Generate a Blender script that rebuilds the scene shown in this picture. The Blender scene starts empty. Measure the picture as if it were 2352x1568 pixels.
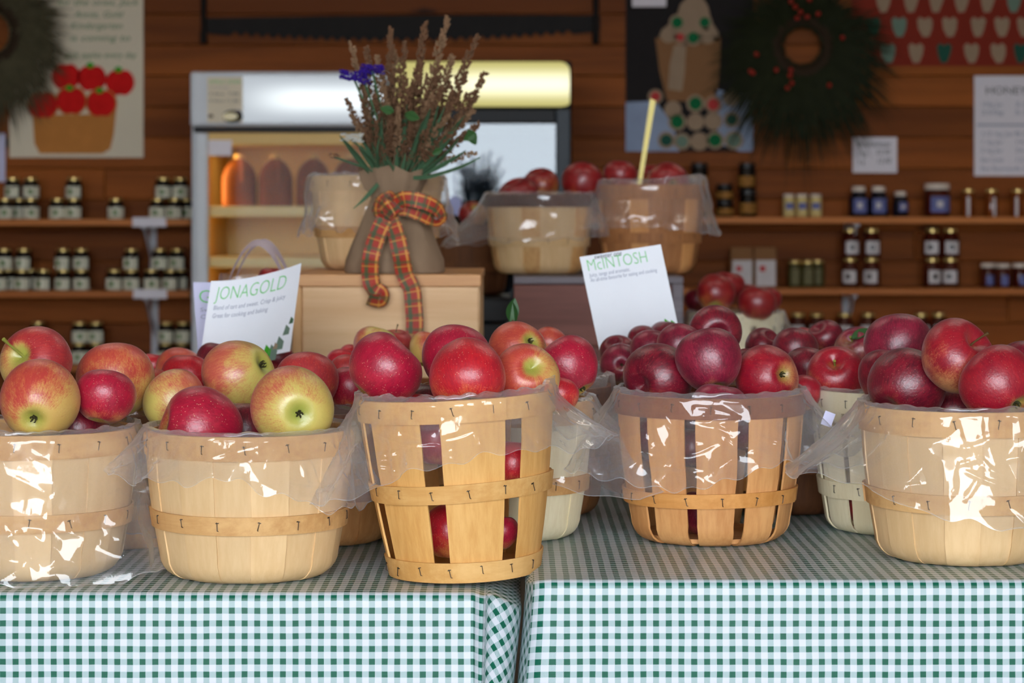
import bpy, math, random
import numpy as np
from mathutils import Vector, Matrix, Quaternion, noise as mnoise
from mathutils.geometry import delaunay_2d_cdt

random.seed(7)
rng = np.random.default_rng(11)
sc = bpy.context.scene
COL = sc.collection

# ------------------------------------------------------------------ camera, sky, lights, exposure
F = 50.0 / 22.3 * 2352.0          # focal length in pixels of the 2352x1568 frame
CAM_H = 1.118
cam_d = bpy.data.cameras.new('camera')
cam = bpy.data.objects.new('camera', cam_d)
COL.objects.link(cam)
cam.location = (0, 0, CAM_H)
cam.rotation_euler = (math.pi / 2, 0, 0)
cam_d.sensor_width = 22.3
cam_d.lens = 50.0
cam_d.shift_y = -284.0 / 2352.0   # rising-front shift: verticals stay vertical
cam_d.clip_start = 0.05
cam_d.dof.use_dof = True
cam_d.dof.focus_distance = 2.40
cam_d.dof.aperture_fstop = 5.6
sc.camera = cam

world = bpy.data.worlds.new('overcast_sky')
sc.world = world
world.use_nodes = True
bg = world.node_tree.nodes['Background']
bg.inputs['Color'].default_value = (0.86, 0.925, 1.0, 1)
bg.inputs['Strength'].default_value = 11.6


def area_light(name, loc, size, power, color, rot=(0, 0, 0), size_y=None):
    d = bpy.data.lights.new(name, 'AREA')
    d.energy = power
    d.color = color
    d.size = size
    if size_y:
        d.shape = 'RECTANGLE'
        d.size_y = size_y
    o = bpy.data.objects.new(name, d)
    COL.objects.link(o)
    o.location = loc
    o.rotation_euler = rot
    return o


# strip lights under the roof over the shop floor
area_light('ceiling_strip_light', (-1.2, 5.6, 2.72), 1.2, 4, (1.0, 0.86, 0.68), size_y=0.12)
area_light('ceiling_strip_light', (1.6, 5.6, 2.72), 1.2, 4, (1.0, 0.86, 0.68), size_y=0.12)

area_light('ceiling_strip_light', (-0.8, 3.6, 2.72), 1.2, 4.5, (1.0, 0.93, 0.82), size_y=0.12)
area_light('ceiling_strip_light', (1.0, 3.6, 2.72), 1.2, 4.5, (1.0, 0.93, 0.82), size_y=0.12)

sc.view_settings.view_transform = 'Standard'
sc.view_settings.look = 'None'
sc.view_settings.gamma = 1.0
sc.view_settings.use_curve_mapping = False
sc.view_settings.exposure = 0.0
sc.cycles.transparent_max_bounces = 24
sc.cycles.max_bounces = 8


# ------------------------------------------------------------------ helpers
def P(px, py, Y):
    """point seen at pixel (px, py) standing Y metres in front of the lens"""
    return Vector(((px - 1176.0) * Y / F, Y, CAM_H - (py - 500.0) * Y / F))


def lin(c):
    out = []
    for v in c:
        v = v / 255.0
        out.append(v / 12.92 if v <= 0.04045 else ((v + 0.055) / 1.055) ** 2.4)
    return tuple(out)


def lin4(c):
    return lin(c) + (1.0,)


def mesh_from(name, verts, faces, smooth=False, uvs=None):
    me = bpy.data.meshes.new(name)
    me.from_pydata([tuple(v) for v in verts], [], faces)
    if uvs is not None:
        uvl = me.uv_layers.new(name='UVMap')
        idx = np.empty(len(me.loops), dtype=np.int32)
        me.loops.foreach_get('vertex_index', idx)
        arr = np.asarray(uvs, dtype=np.float32)[idx]
        uvl.data.foreach_set('uv', arr.ravel())
    if smooth:
        me.polygons.foreach_set('use_smooth', np.ones(len(me.polygons), dtype=bool))
    me.update()
    if smooth:
        me.set_sharp_from_angle(angle=math.radians(50))
    return me


def link(name, me, mat=None, parent=None, loc=None, rot=None):
    o = bpy.data.objects.new(name, me)
    COL.objects.link(o)
    if parent is not None:
        o.parent = parent
    if loc is not None:
        o.location = loc
    if rot is not None:
        o.rotation_euler = rot
    if mat is not None and me is not None:
        if len(me.materials) == 0:
            me.materials.append(mat)
        elif me.materials[0] != mat:
            o.material_slots[0].link = 'OBJECT'
            o.material_slots[0].material = mat
    return o


def empty(name, loc=(0, 0, 0), rot=(0, 0, 0)):
    o = bpy.data.objects.new(name, None)
    COL.objects.link(o)
    o.location = loc
    o.rotation_euler = rot
    o.empty_display_size = 0.02
    return o


def tag(o, label, cat, group=None, kind=None):
    o['label'] = label
    o['category'] = cat
    if group:
        o['group'] = group
    if kind:
        o['kind'] = kind
    return o


def copy_tree(o, parent=None):
    c = o.copy()
    COL.objects.link(c)
    c.parent = parent
    if parent is not None:
        c.matrix_parent_inverse = o.matrix_parent_inverse.copy()
    for ch in list(o.children):
        copy_tree(ch, c)
    return c


class MB:
    """collects verts and faces of one mesh"""

    def __init__(self):
        self.v, self.f, self.uv = [], [], []

    def add(self, verts, faces, uvs=None):
        n = len(self.v)
        self.v += [Vector(p) for p in verts]
        self.f += [tuple(i + n for i in fc) for fc in faces]
        self.uv += list(uvs) if uvs is not None else [(0, 0)] * len(verts)
        return self

    def box(self, x0, x1, y0, y1, z0, z1, bev=0.0):
        if bev <= 0:
            v = [(x, y, z) for z in (z0, z1) for y in (y0, y1) for x in (x0, x1)]
            f = [(0, 2, 3, 1), (4, 5, 7, 6), (0, 1, 5, 4), (2, 6, 7, 3), (0, 4, 6, 2), (1, 3, 7, 5)]
            return self.add(v, f)
        b = min(bev, abs(x1 - x0) / 2.2, abs(y1 - y0) / 2.2, abs(z1 - z0) / 2.2)
        c = ((x0 + x1) / 2, (y0 + y1) / 2, (z0 + z1) / 2)
        h = ((x1 - x0) / 2, (y1 - y0) / 2, (z1 - z0) / 2)
        v, f, ix = [], [], {}
        for sx in (-1, 1):
            for sy in (-1, 1):
                for sz in (-1, 1):
                    for a in range(3):
                        d = [h[0] - b, h[1] - b, h[2] - b]
                        d[a] += b
                        ix[(sx, sy, sz, a)] = len(v)
                        v.append((c[0] + sx * d[0], c[1] + sy * d[1], c[2] + sz * d[2]))
        S = (-1, 1)
        for s in S:
            f.append([ix[(s, y, z, 0)] for y, z in ((-1, -1), (1, -1), (1, 1), (-1, 1))][::s])
            f.append([ix[(x, s, z, 1)] for x, z in ((-1, -1), (-1, 1), (1, 1), (1, -1))][::s])
            f.append([ix[(x, y, s, 2)] for x, y in ((-1, -1), (1, -1), (1, 1), (-1, 1))][::s])
        for s in S:
            for t in S:
                f.append([ix[(s, t, -1, 0)], ix[(s, t, -1, 1)], ix[(s, t, 1, 1)], ix[(s, t, 1, 0)]][::s * t])
                f.append([ix[(s, -1, t, 0)], ix[(s, 1, t, 0)], ix[(s, 1, t, 2)], ix[(s, -1, t, 2)]][::s * t])
                f.append([ix[(-1, s, t, 1)], ix[(-1, s, t, 2)], ix[(1, s, t, 2)], ix[(1, s, t, 1)]][::s * t])
        for sx in S:
            for sy in S:
                for sz in S:
                    f.append([ix[(sx, sy, sz, a)] for a in range(3)][::sx * sy * sz])
        return self.add(v, f)

    def lathe(self, prof, n=24, cx=0, cy=0, cz=0, cap=True, a0=0.0, a1=2 * math.pi):
        full = abs(a1 - a0 - 2 * math.pi) < 1e-6
        m = n if full else n + 1
        v, f = [], []
        for r, z in prof:
            for i in range(m):
                a = a0 + (a1 - a0) * i / n
                v.append((cx + r * math.cos(a), cy + r * math.sin(a), cz + z))
        for j in range(len(prof) - 1):
            for i in range(n):
                k = (i + 1) % m
                f.append((j * m + i, j * m + k, (j + 1) * m + k, (j + 1) * m + i))
        if cap and full:
            f.append(tuple(range(m))[::-1])
            f.append(tuple((len(prof) - 1) * m + i for i in range(m)))
        return self.add(v, f)

    def tube(self, pts, rad, n=8):
        pts = [Vector(p) for p in pts]
        if not hasattr(rad, '__len__'):
            rad = [rad] * len(pts)
        v, f = [], []
        up = Vector((0.31, 0.22, 0.92))
        for i, p in enumerate(pts):
            t = (pts[min(i + 1, len(pts) - 1)] - pts[max(i - 1, 0)])
            t = t.normalized() if t.length > 1e-9 else Vector((0, 0, 1))
            a = t.cross(up)
            if a.length < 1e-3:
                a = t.cross(Vector((1, 0, 0)))
            a.normalize()
            b = t.cross(a)
            for k in range(n):
                q = 2 * math.pi * k / n
                v.append(p + (a * math.cos(q) + b * math.sin(q)) * rad[i])
        for i in range(len(pts) - 1):
            for k in range(n):
                k2 = (k + 1) % n
                f.append((i * n + k, (i + 1) * n + k, (i + 1) * n + k2, i * n + k2))
        f.append(tuple(range(n)))
        f.append(tuple((len(pts) - 1) * n + k for k in range(n))[::-1])
        return self.add(v, f)

    def prism(self, outline, y0, y1):
        """outline in (x, z), extruded along y"""
        n = len(outline)
        v = [(x, y0, z) for x, z in outline] + [(x, y1, z) for x, z in outline]
        f = [tuple(range(n)), tuple(range(n, 2 * n))[::-1]]
        for i in range(n):
            k = (i + 1) % n
            f.append((i, i + n, k + n, k))
        return self.add(v, f)

    def strip(self, pts, wid, uvscale=1.0, thick=0.0):
        """ribbon: pts with per-point width vectors"""
        v, f, uv = [], [], []
        s = 0.0
        for i, (p, w) in enumerate(zip(pts, wid)):
            p, w = Vector(p), Vector(w)
            if i:
                s += (p - Vector(pts[i - 1])).length
            for q in (-0.5, 0.0, 0.5):
                v.append(p + w * q)
                uv.append((q + 0.5, s * uvscale))
        for i in range(len(pts) - 1):
            for k in range(2):
                f.append((i * 3 + k, i * 3 + k + 1, i * 3 + k + 4, i * 3 + k + 3))
        return self.add(v, f, uv)

    def mesh(self, name, smooth=False, uv=False):
        return mesh_from(name, self.v, self.f, smooth, self.uv if uv else None)

    def build(self, name, mat, parent=None, smooth=False, uv=False, loc=None, rot=None):
        return link(name, self.mesh(name, smooth, uv), mat, parent, loc, rot)


# ------------------------------------------------------------------ materials
class N:
    """small node-tree writer"""

    def __init__(self, name):
        self.m = bpy.data.materials.new(name)
        self.m.use_nodes = True
        self.t = self.m.node_tree
        self.t.nodes.clear()
        self.out = self.t.nodes.new('ShaderNodeOutputMaterial')

    def n(self, typ, ins=None, **props):
        nd = self.t.nodes.new(typ)
        for k, v in props.items():
            setattr(nd, k, v)
        for k, v in (ins or {}).items():
            self.set(nd, k, v)
        return nd

    def set(self, nd, k, v):
        s = nd.inputs[k]
        if isinstance(v, bpy.types.NodeSocket):
            self.t.links.new(v, s)
        elif isinstance(v, bpy.types.Node):
            self.t.links.new(v.outputs[0], s)
        else:
            if isinstance(v, (tuple, list)) and len(v) == 3 and s.type == 'RGBA':
                v = tuple(v) + (1.0,)
            s.default_value = v

    def math(self, op, a, b=0.0, c=None, clamp=False):
        nd = self.n('ShaderNodeMath', {0: a, 1: b}, operation=op, use_clamp=clamp)
        if c is not None:
            self.set(nd, 2, c)
        return nd.outputs[0]

    def mix(self, fac, a, b):
        nd = self.t.nodes.new('ShaderNodeMix')
        nd.data_type = 'RGBA'
        self.set(nd, 0, fac)
        for i, v in ((6, a), (7, b)):
            if isinstance(v, (tuple, list)) and len(v) == 3:
                v = tuple(v) + (1.0,)
            self.set(nd, i, v)
        return nd.outputs[2]

    def ramp(self, fac, lo, hi):
        return self.n('ShaderNodeMapRange', {0: fac, 1: lo, 2: hi, 3: 0.0, 4: 1.0}, interpolation_type='SMOOTHSTEP').outputs[0]

    def noise(self, vec, scale, detail=3.0, rough=0.5, out='Fac'):
        ins = {'Scale': scale, 'Detail': detail, 'Roughness': rough}
        if vec is not None:
            ins['Vector'] = vec
        return self.n('ShaderNodeTexNoise', ins).outputs[out]

    def mapping(self, vec, scale=(1, 1, 1), loc=(0, 0, 0), rot=(0, 0, 0)):
        return self.n('ShaderNodeMapping', {'Vector': vec, 'Scale': scale, 'Location': loc, 'Rotation': rot}).outputs[0]

    def coord(self, which='Object'):
        return self.n('ShaderNodeTexCoord').outputs[which]

    def bump(self, h, strength=0.3, dist=0.001):
        return self.n('ShaderNodeBump', {'Height': h, 'Strength': strength, 'Distance': dist}).outputs[0]

    def principled(self, color, rough=0.5, normal=None, **kw):
        ins = {'Base Color': color, 'Roughness': rough}
        if normal is not None:
            ins['Normal'] = normal
        for k, v in kw.items():
            ins[k] = v
        b = self.n('ShaderNodeBsdfPrincipled', ins)
        self.t.links.new(b.outputs[0], self.out.inputs[0])
        return self.m

    def surface(self, sh):
        self.t.links.new(sh.outputs[0] if isinstance(sh, bpy.types.Node) else sh, self.out.inputs[0])
        return self.m


def plain(name, c, rough=0.5, var=0.12, scale=40.0, **kw):
    n = N(name)
    co = n.coord()
    f = n.noise(co, scale, 3)
    col = lin(c)
    if rough >= 0.6:
        kw.setdefault('Specular IOR Level', 0.15)
    a = tuple(x * (1 - var) for x in col)
    b = tuple(min(1, x * (1 + var)) for x in col)
    return n.principled(n.mix(f, a, b), rough, **kw)


def wood(name, c1, c2, grain_axis='z', scale=1.0, rough=0.6, randomize=0.25, knots=False, spec=0.3):
    n = N(name)
    co = n.coord()
    rnd = n.n('ShaderNodeObjectInfo').outputs['Random']
    off = n.n('ShaderNodeCombineXYZ', {0: n.math('MULTIPLY', rnd, 17.0), 1: n.math('MULTIPLY', rnd, 5.3), 2: n.math('MULTIPLY', rnd, 9.1)}).outputs[0]
    v = n.n('ShaderNodeVectorMath', {0: co, 1: off}, operation='ADD').outputs[0]
    s = {'x': (0.06, 1, 1), 'y': (1, 0.06, 1), 'z': (1, 1, 0.06)}[grain_axis]
    g = n.noise(n.mapping(v, scale=s), 160 * scale, 6, 0.65)
    w = n.noise(n.mapping(v, scale=s), 22 * scale, 3, 0.5)
    f = n.math('ADD', n.math('MULTIPLY', g, 0.5), n.math('MULTIPLY', w, 0.5))
    f = n.ramp(f, 0.34, 0.66)
    col = n.mix(f, lin(c1), lin(c2))
    if randomize:
        k = n.math('ADD', n.math('MULTIPLY', rnd, 2 * randomize), 1 - randomize)
        col = n.n('ShaderNodeVectorMath', {0: col, 1: n.n('ShaderNodeCombineXYZ', {0: k, 1: k, 2: k}).outputs[0]}, operation='MULTIPLY').outputs[0]
    if knots:
        vo = n.n('ShaderNodeTexVoronoi', {'Vector': n.mapping(v, scale=(0.55, 1, 1.3)), 'Scale': 3.4, 'Randomness': 1.0})
        d = n.math('ADD', vo.outputs['Distance'], n.math('MULTIPLY', n.noise(v, 22, 2), 0.05))
        kf = n.math('SUBTRACT', 1.0, n.ramp(d, 0.085, 0.16))
        col = n.mix(n.math('MULTIPLY', kf, 0.9), col, (0.008, 0.005, 0.004))
    nm = n.bump(g, 0.25, 0.0006)
    return n.principled(col, rough, nm, **{'Specular IOR Level': spec})


def flat_emit(name, c, strength):
    n = N(name)
    return n.surface(n.n('ShaderNodeEmission', {'Color': lin4(c), 'Strength': strength}))


M = {}
M['poplar_pale'] = wood('poplar_pale', (210, 173, 124), (223, 189, 142), 'z', 0.8, 0.62, 0.10)
M['poplar_hoop'] = wood('poplar_hoop', (192, 143, 88), (219, 174, 116), 'x', 0.6, 0.6, 0.07)
M['poplar_gold'] = wood('poplar_gold', (208, 152, 82), (228, 178, 108), 'z', 1.0, 0.6, 0.06)
M['poplar_gold_hoop'] = wood('poplar_gold_hoop', (206, 152, 84), (229, 182, 116), 'x', 0.6, 0.6, 0.05)
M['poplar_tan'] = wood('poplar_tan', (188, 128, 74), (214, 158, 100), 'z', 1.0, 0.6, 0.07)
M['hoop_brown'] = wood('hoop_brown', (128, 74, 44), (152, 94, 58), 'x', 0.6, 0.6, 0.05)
M['hoop_orange'] = wood('hoop_orange', (196, 132, 66), (220, 158, 90), 'x', 0.6, 0.6, 0.05)
M['hoop_dark'] = wood('hoop_dark', (70, 44, 34), (96, 62, 48), 'x', 0.6, 0.6, 0.05)
M['whitewash'] = wood('whitewash', (222, 206, 166), (238, 226, 192), 'z', 1.0, 0.65, 0.05)
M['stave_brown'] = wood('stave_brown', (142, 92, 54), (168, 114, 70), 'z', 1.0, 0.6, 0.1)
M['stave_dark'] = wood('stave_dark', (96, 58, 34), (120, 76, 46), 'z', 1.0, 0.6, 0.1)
M['pine_crate'] = wood('pine_crate', (216, 172, 124), (234, 196, 150), 'x', 0.35, 0.5, 0.05)
M['pine_rail'] = wood('pine_rail', (198, 140, 90), (216, 164, 112), 'x', 0.35, 0.5, 0.05)
M['pine_stile'] = wood('pine_stile', (204, 154, 102), (222, 178, 126), 'z', 0.35, 0.5, 0.05)
M['red_board'] = wood('red_board', (104, 62, 54), (136, 86, 76), 'x', 0.35, 0.55, 0.04)
M['grey_batten'] = wood('grey_batten', (92, 86, 92), (126, 118, 124), 'x', 0.35, 0.6, 0.04)
M['wall_plank'] = wood('wall_plank', (110, 56, 18), (156, 85, 31), 'x', 0.10, 0.55, 0.24, knots=True, spec=0.12)
M['shelf_board'] = wood('shelf_board', (168, 96, 42), (196, 120, 60), 'x', 0.12, 0.5, 0.06, spec=0.2)
M['ceiling_board'] = wood('ceiling_board', (160, 142, 122), (184, 166, 146), 'y', 0.1, 0.6, 0.1)
M['steel'] = plain('steel', (70, 62, 56), 0.4, 0.3, 300, Metallic=0.8)
M['bracket_metal'] = plain('bracket_metal', (190, 190, 195), 0.45)
M['black_plastic'] = plain('black_plastic', (18, 18, 20), 0.5)
M['poster_black'] = plain('poster_black', (34, 30, 30), 0.7)
M['poster_blue'] = plain('poster_blue', (150, 164, 190), 0.7, 0.2, 12)
M['concrete'] = plain('concrete', (120, 116, 112), 0.8, 0.15, 3)
M['paving'] = plain('paving', (126, 124, 120), 0.85, 0.15, 2)
M['paper_white'] = plain('paper_white', (238, 241, 247), 0.6, 0.02)
M['bag_handle'] = plain('bag_handle', (160, 140, 140), 0.4)
M['paper_lilac'] = plain('paper_lilac', (205, 205, 232), 0.6, 0.02)
M['paper_beige'] = plain('paper_beige', (226, 214, 190), 0.8, 0.05, 6)
M['paper_card'] = plain('paper_card', (232, 226, 232), 0.7, 0.03)
M['print_green'] = plain('print_green', (112, 200, 116), 0.6, 0.05)
M['print_green_dark'] = plain('print_green_dark', (66, 120, 62), 0.6, 0.05)
M['print_grey'] = plain('print_grey', (150, 155, 172), 0.6, 0.05)
M['print_dark'] = plain('print_dark', (58, 62, 72), 0.6, 0.05)
M['felt_red'] = plain('felt_red', (214, 30, 30), 0.9, 0.25, 30)
M['felt_orange'] = plain('felt_orange', (228, 84, 50), 0.9, 0.15, 30)
M['sweet_green'] = plain('sweet_green', (24, 104, 62), 0.9, 0.2, 30)
M['felt_green'] = plain('felt_green', (70, 160, 40), 0.9, 0.15, 30)
M['felt_brown'] = plain('felt_brown', (196, 130, 66), 0.9, 0.15, 18)
M['brick_paper'] = plain('brick_paper', (132, 46, 32), 0.8, 0.08, 8)
M['note_cream'] = plain('note_cream', (160, 136, 112), 0.8, 0.12, 20)
M['note_teal'] = plain('note_teal', (38, 84, 70), 0.8, 0.2, 20)
M['note_mint'] = plain('note_mint', (112, 134, 118), 0.8, 0.15, 20)
M['leaf_green'] = plain('leaf_green', (48, 88, 40), 0.5, 0.25, 90)
M['leaf_grey_green'] = plain('leaf_grey_green', (74, 104, 76), 0.6, 0.25, 60)
M['stem_green'] = plain('stem_green', (138, 140, 62), 0.6, 0.3, 200)
M['stem_brown'] = plain('stem_brown', (92, 66, 38), 0.7, 0.3, 200)
M['calyx_dark'] = plain('calyx_dark', (62, 58, 34), 0.8, 0.4, 300)
M['dried_brown'] = plain('dried_brown', (112, 82, 60), 0.9, 0.3, 120)
M['dried_tan'] = plain('dried_tan', (136, 106, 80), 0.9, 0.25, 120)
M['statice_purple'] = plain('statice_purple', (62, 36, 150), 0.8, 0.35, 200)
M['petal_white'] = plain('petal_white', (214, 214, 205), 0.8, 0.1, 100)
M['pine_needle'] = plain('pine_needle', (36, 40, 20), 0.7, 0.45, 30)
M['dry_needle'] = plain('dry_needle', (84, 78, 58), 0.8, 0.45, 30)
M['twig'] = plain('twig', (52, 40, 28), 0.8, 0.3, 60)
M['berry_red'] = plain('berry_red', (176, 34, 22), 0.4, 0.2, 60)
M['saw_iron'] = plain('saw_iron', (30, 26, 24), 0.6, 0.3, 20)
M['fridge_white'] = plain('fridge_white', (205, 210, 216), 0.4, 0.04)
M['fridge_black'] = plain('fridge_black', (14, 15, 18), 0.4, 0.1, **{'Specular IOR Level': 0.15})
M['fridge_grey'] = plain('fridge_grey', (52, 60, 68), 0.4, 0.1, **{'Specular IOR Level': 0.2})
M['fridge_cream'] = plain('fridge_cream', (222, 184, 108), 0.5, 0.04)
M['wire_shelf'] = plain('wire_shelf', (232, 200, 130), 0.4, 0.06)
M['cider'] = plain('cider', (128, 66, 26), 0.6, 0.25, 25)
M['jug_cap'] = plain('jug_cap', (214, 170, 96), 0.5, 0.05)
M['lid_gold'] = plain('lid_gold', (206, 178, 110), 0.3, 0.1, 100, Metallic=0.6)
M['lid_black'] = plain('lid_black', (22, 20, 20), 0.4)
M['lid_white'] = plain('lid_white', (220, 206, 190), 0.5)
M['jar_black'] = plain('jar_black', (16, 13, 14), 0.15, 0.2, 60)
M['jar_amber'] = plain('jar_amber', (74, 26, 16), 0.12, 0.3, 60)
M['jar_honey'] = plain('jar_honey', (120, 58, 20), 0.12, 0.3, 60)
M['jar_blue'] = plain('jar_blue', (18, 20, 38), 0.12, 0.2, 60)
M['jar_mustard'] = plain('jar_mustard', (216, 196, 130), 0.2, 0.1, 60)
M['jar_olive'] = plain('jar_olive', (72, 66, 36), 0.15, 0.3, 60)
M['label_pale'] = plain('label_pale', (214, 212, 190), 0.6, 0.1, 90)
M['label_orange'] = plain('label_orange', (150, 104, 48), 0.6, 0.5, 50)
M['label_blue'] = plain('label_blue', (104, 110, 160), 0.6, 0.2, 70)
M['label_white'] = plain('label_white', (206, 200, 200), 0.6, 0.15, 70)
M['label_olive'] = plain('label_olive', (112, 106, 76), 0.6, 0.4, 70)
M['label_mark'] = plain('label_mark', (84, 120, 62), 0.6, 0.2, 70)
M['kraft'] = plain('kraft', (140, 100, 66), 0.8, 0.1, 30)
M['stamp_red'] = plain('stamp_red', (190, 60, 60), 0.7, 0.05)
M['tag_lavender'] = plain('tag_lavender', (176, 182, 226), 0.6, 0.03)
M['stick_yellow'] = plain('stick_yellow', (236, 216, 110), 0.4, 0.05)
M['burlap'] = None


def build_burlap():
    n = N('burlap')
    co = n.coord()
    w1 = n.n('ShaderNodeTexWave', {'Vector': co, 'Scale': 190.0, 'Distortion': 1.5, 'Detail': 1.0}, bands_direction='X').outputs['Fac']
    w2 = n.n('ShaderNodeTexWave', {'Vector': co, 'Scale': 190.0, 'Distortion': 1.5, 'Detail': 1.0}, bands_direction='Z').outputs['Fac']
    w = n.math('MULTIPLY', n.math('ADD', w1, w2), 0.5)
    big = n.noise(co, 30, 4)
    f = n.math('ADD', n.math('MULTIPLY', w, 0.6), n.math('MULTIPLY', big, 0.4))
    col = n.mix(f, lin((104, 82, 62)), lin((170, 142, 114)))
    return n.principled(col, 0.9, n.bump(w, 0.5, 0.001))


M['burlap'] = build_burlap()


def build_plaid():
    n = N('plaid_ribbon')
    uv = n.coord('UV')
    sep = n.n('ShaderNodeSeparateXYZ', {0: uv})
    col = lin((176, 34, 22))
    nz = n.noise(uv, 3.0, 2)
    col = n.mix(nz, lin((138, 22, 14)), lin((190, 54, 22)))

    def band(val, period, lo, hi):
        fr = n.math('FRACT', n.math('MULTIPLY', val, 1.0 / period))
        return n.math('MULTIPLY', n.math('GREATER_THAN', fr, lo), n.math('LESS_THAN', fr, hi))
    u, v = sep.outputs[0], sep.outputs[1]
    g = lin((52, 84, 46))
    o = lin((214, 150, 60))
    col = n.mix(n.math('MULTIPLY', band(u, 1.0, 0.62, 0.84), 0.85), col, g)
    col = n.mix(n.math('MULTIPLY', band(u, 1.0, 0.12, 0.26), 0.8), col, o)
    col = n.mix(n.math('MULTIPLY', band(u, 1.0, 0.0, 0.05), 0.8), col, g)
    col = n.mix(n.math('MULTIPLY', band(v, 0.8, 0.10, 0.34), 0.6), col, g)
    col = n.mix(n.math('MULTIPLY', band(v, 0.8, 0.52, 0.62), 0.6), col, o)
    return n.principled(col, 0.6, None, **{'Sheen Weight': 0.2})


M['plaid'] = build_plaid()


def build_gingham():
    n = N('gingham_vinyl')
    uv = n.coord('UV')
    wob = n.noise(uv, 30, 2, out='Color')
    wv = n.n('ShaderNodeVectorMath', {0: wob, 1: (0.5, 0.5, 0.5)}, operation='SUBTRACT').outputs[0]
    wv = n.n('ShaderNodeVectorMath', {0: wv, 'Scale': 0.0012}, operation='SCALE').outputs[0]
    uv2 = n.n('ShaderNodeVectorMath', {0: uv, 1: wv}, operation='ADD').outputs[0]
    sep = n.n('ShaderNodeSeparateXYZ', {0: uv2})
    p = 0.0128

    def stripe(val):
        fr = n.math('FRACT', n.math('MULTIPLY', val, 1.0 / p))
        return n.math('LESS_THAN', fr, 0.47)
    a, b = stripe(sep.outputs[0]), stripe(sep.outputs[1])
    diag = n.math('FRACT', n.math('MULTIPLY', n.math('ADD', sep.outputs[0], sep.outputs[1]), 1.0 / 0.00135))
    hatch = n.ramp(n.math('ABSOLUTE', n.math('SUBTRACT', diag, 0.5)), 0.17, 0.27)
    both = n.math('MULTIPLY', a, b)
    any_ = n.math('MAXIMUM', a, b)
    white = lin((206, 210, 217))
    green = lin((16, 96, 74))
    halft = n.mix(hatch, lin((84, 138, 132)), lin((198, 208, 214)))
    worn = n.noise(n.mapping(uv, scale=(1, 6, 1)), 120, 3)
    green = n.mix(worn, lin((6, 78, 58)), lin((20, 100, 78)))
    col = n.mix(any_, white, halft)
    col = n.mix(both, col, green)
    bmp = n.noise(uv, 900, 2)
    return n.principled(col, 0.34, n.bump(bmp, 0.12, 0.0004), **{'Specular IOR Level': 0.28})


M['gingham'] = build_gingham()


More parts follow.
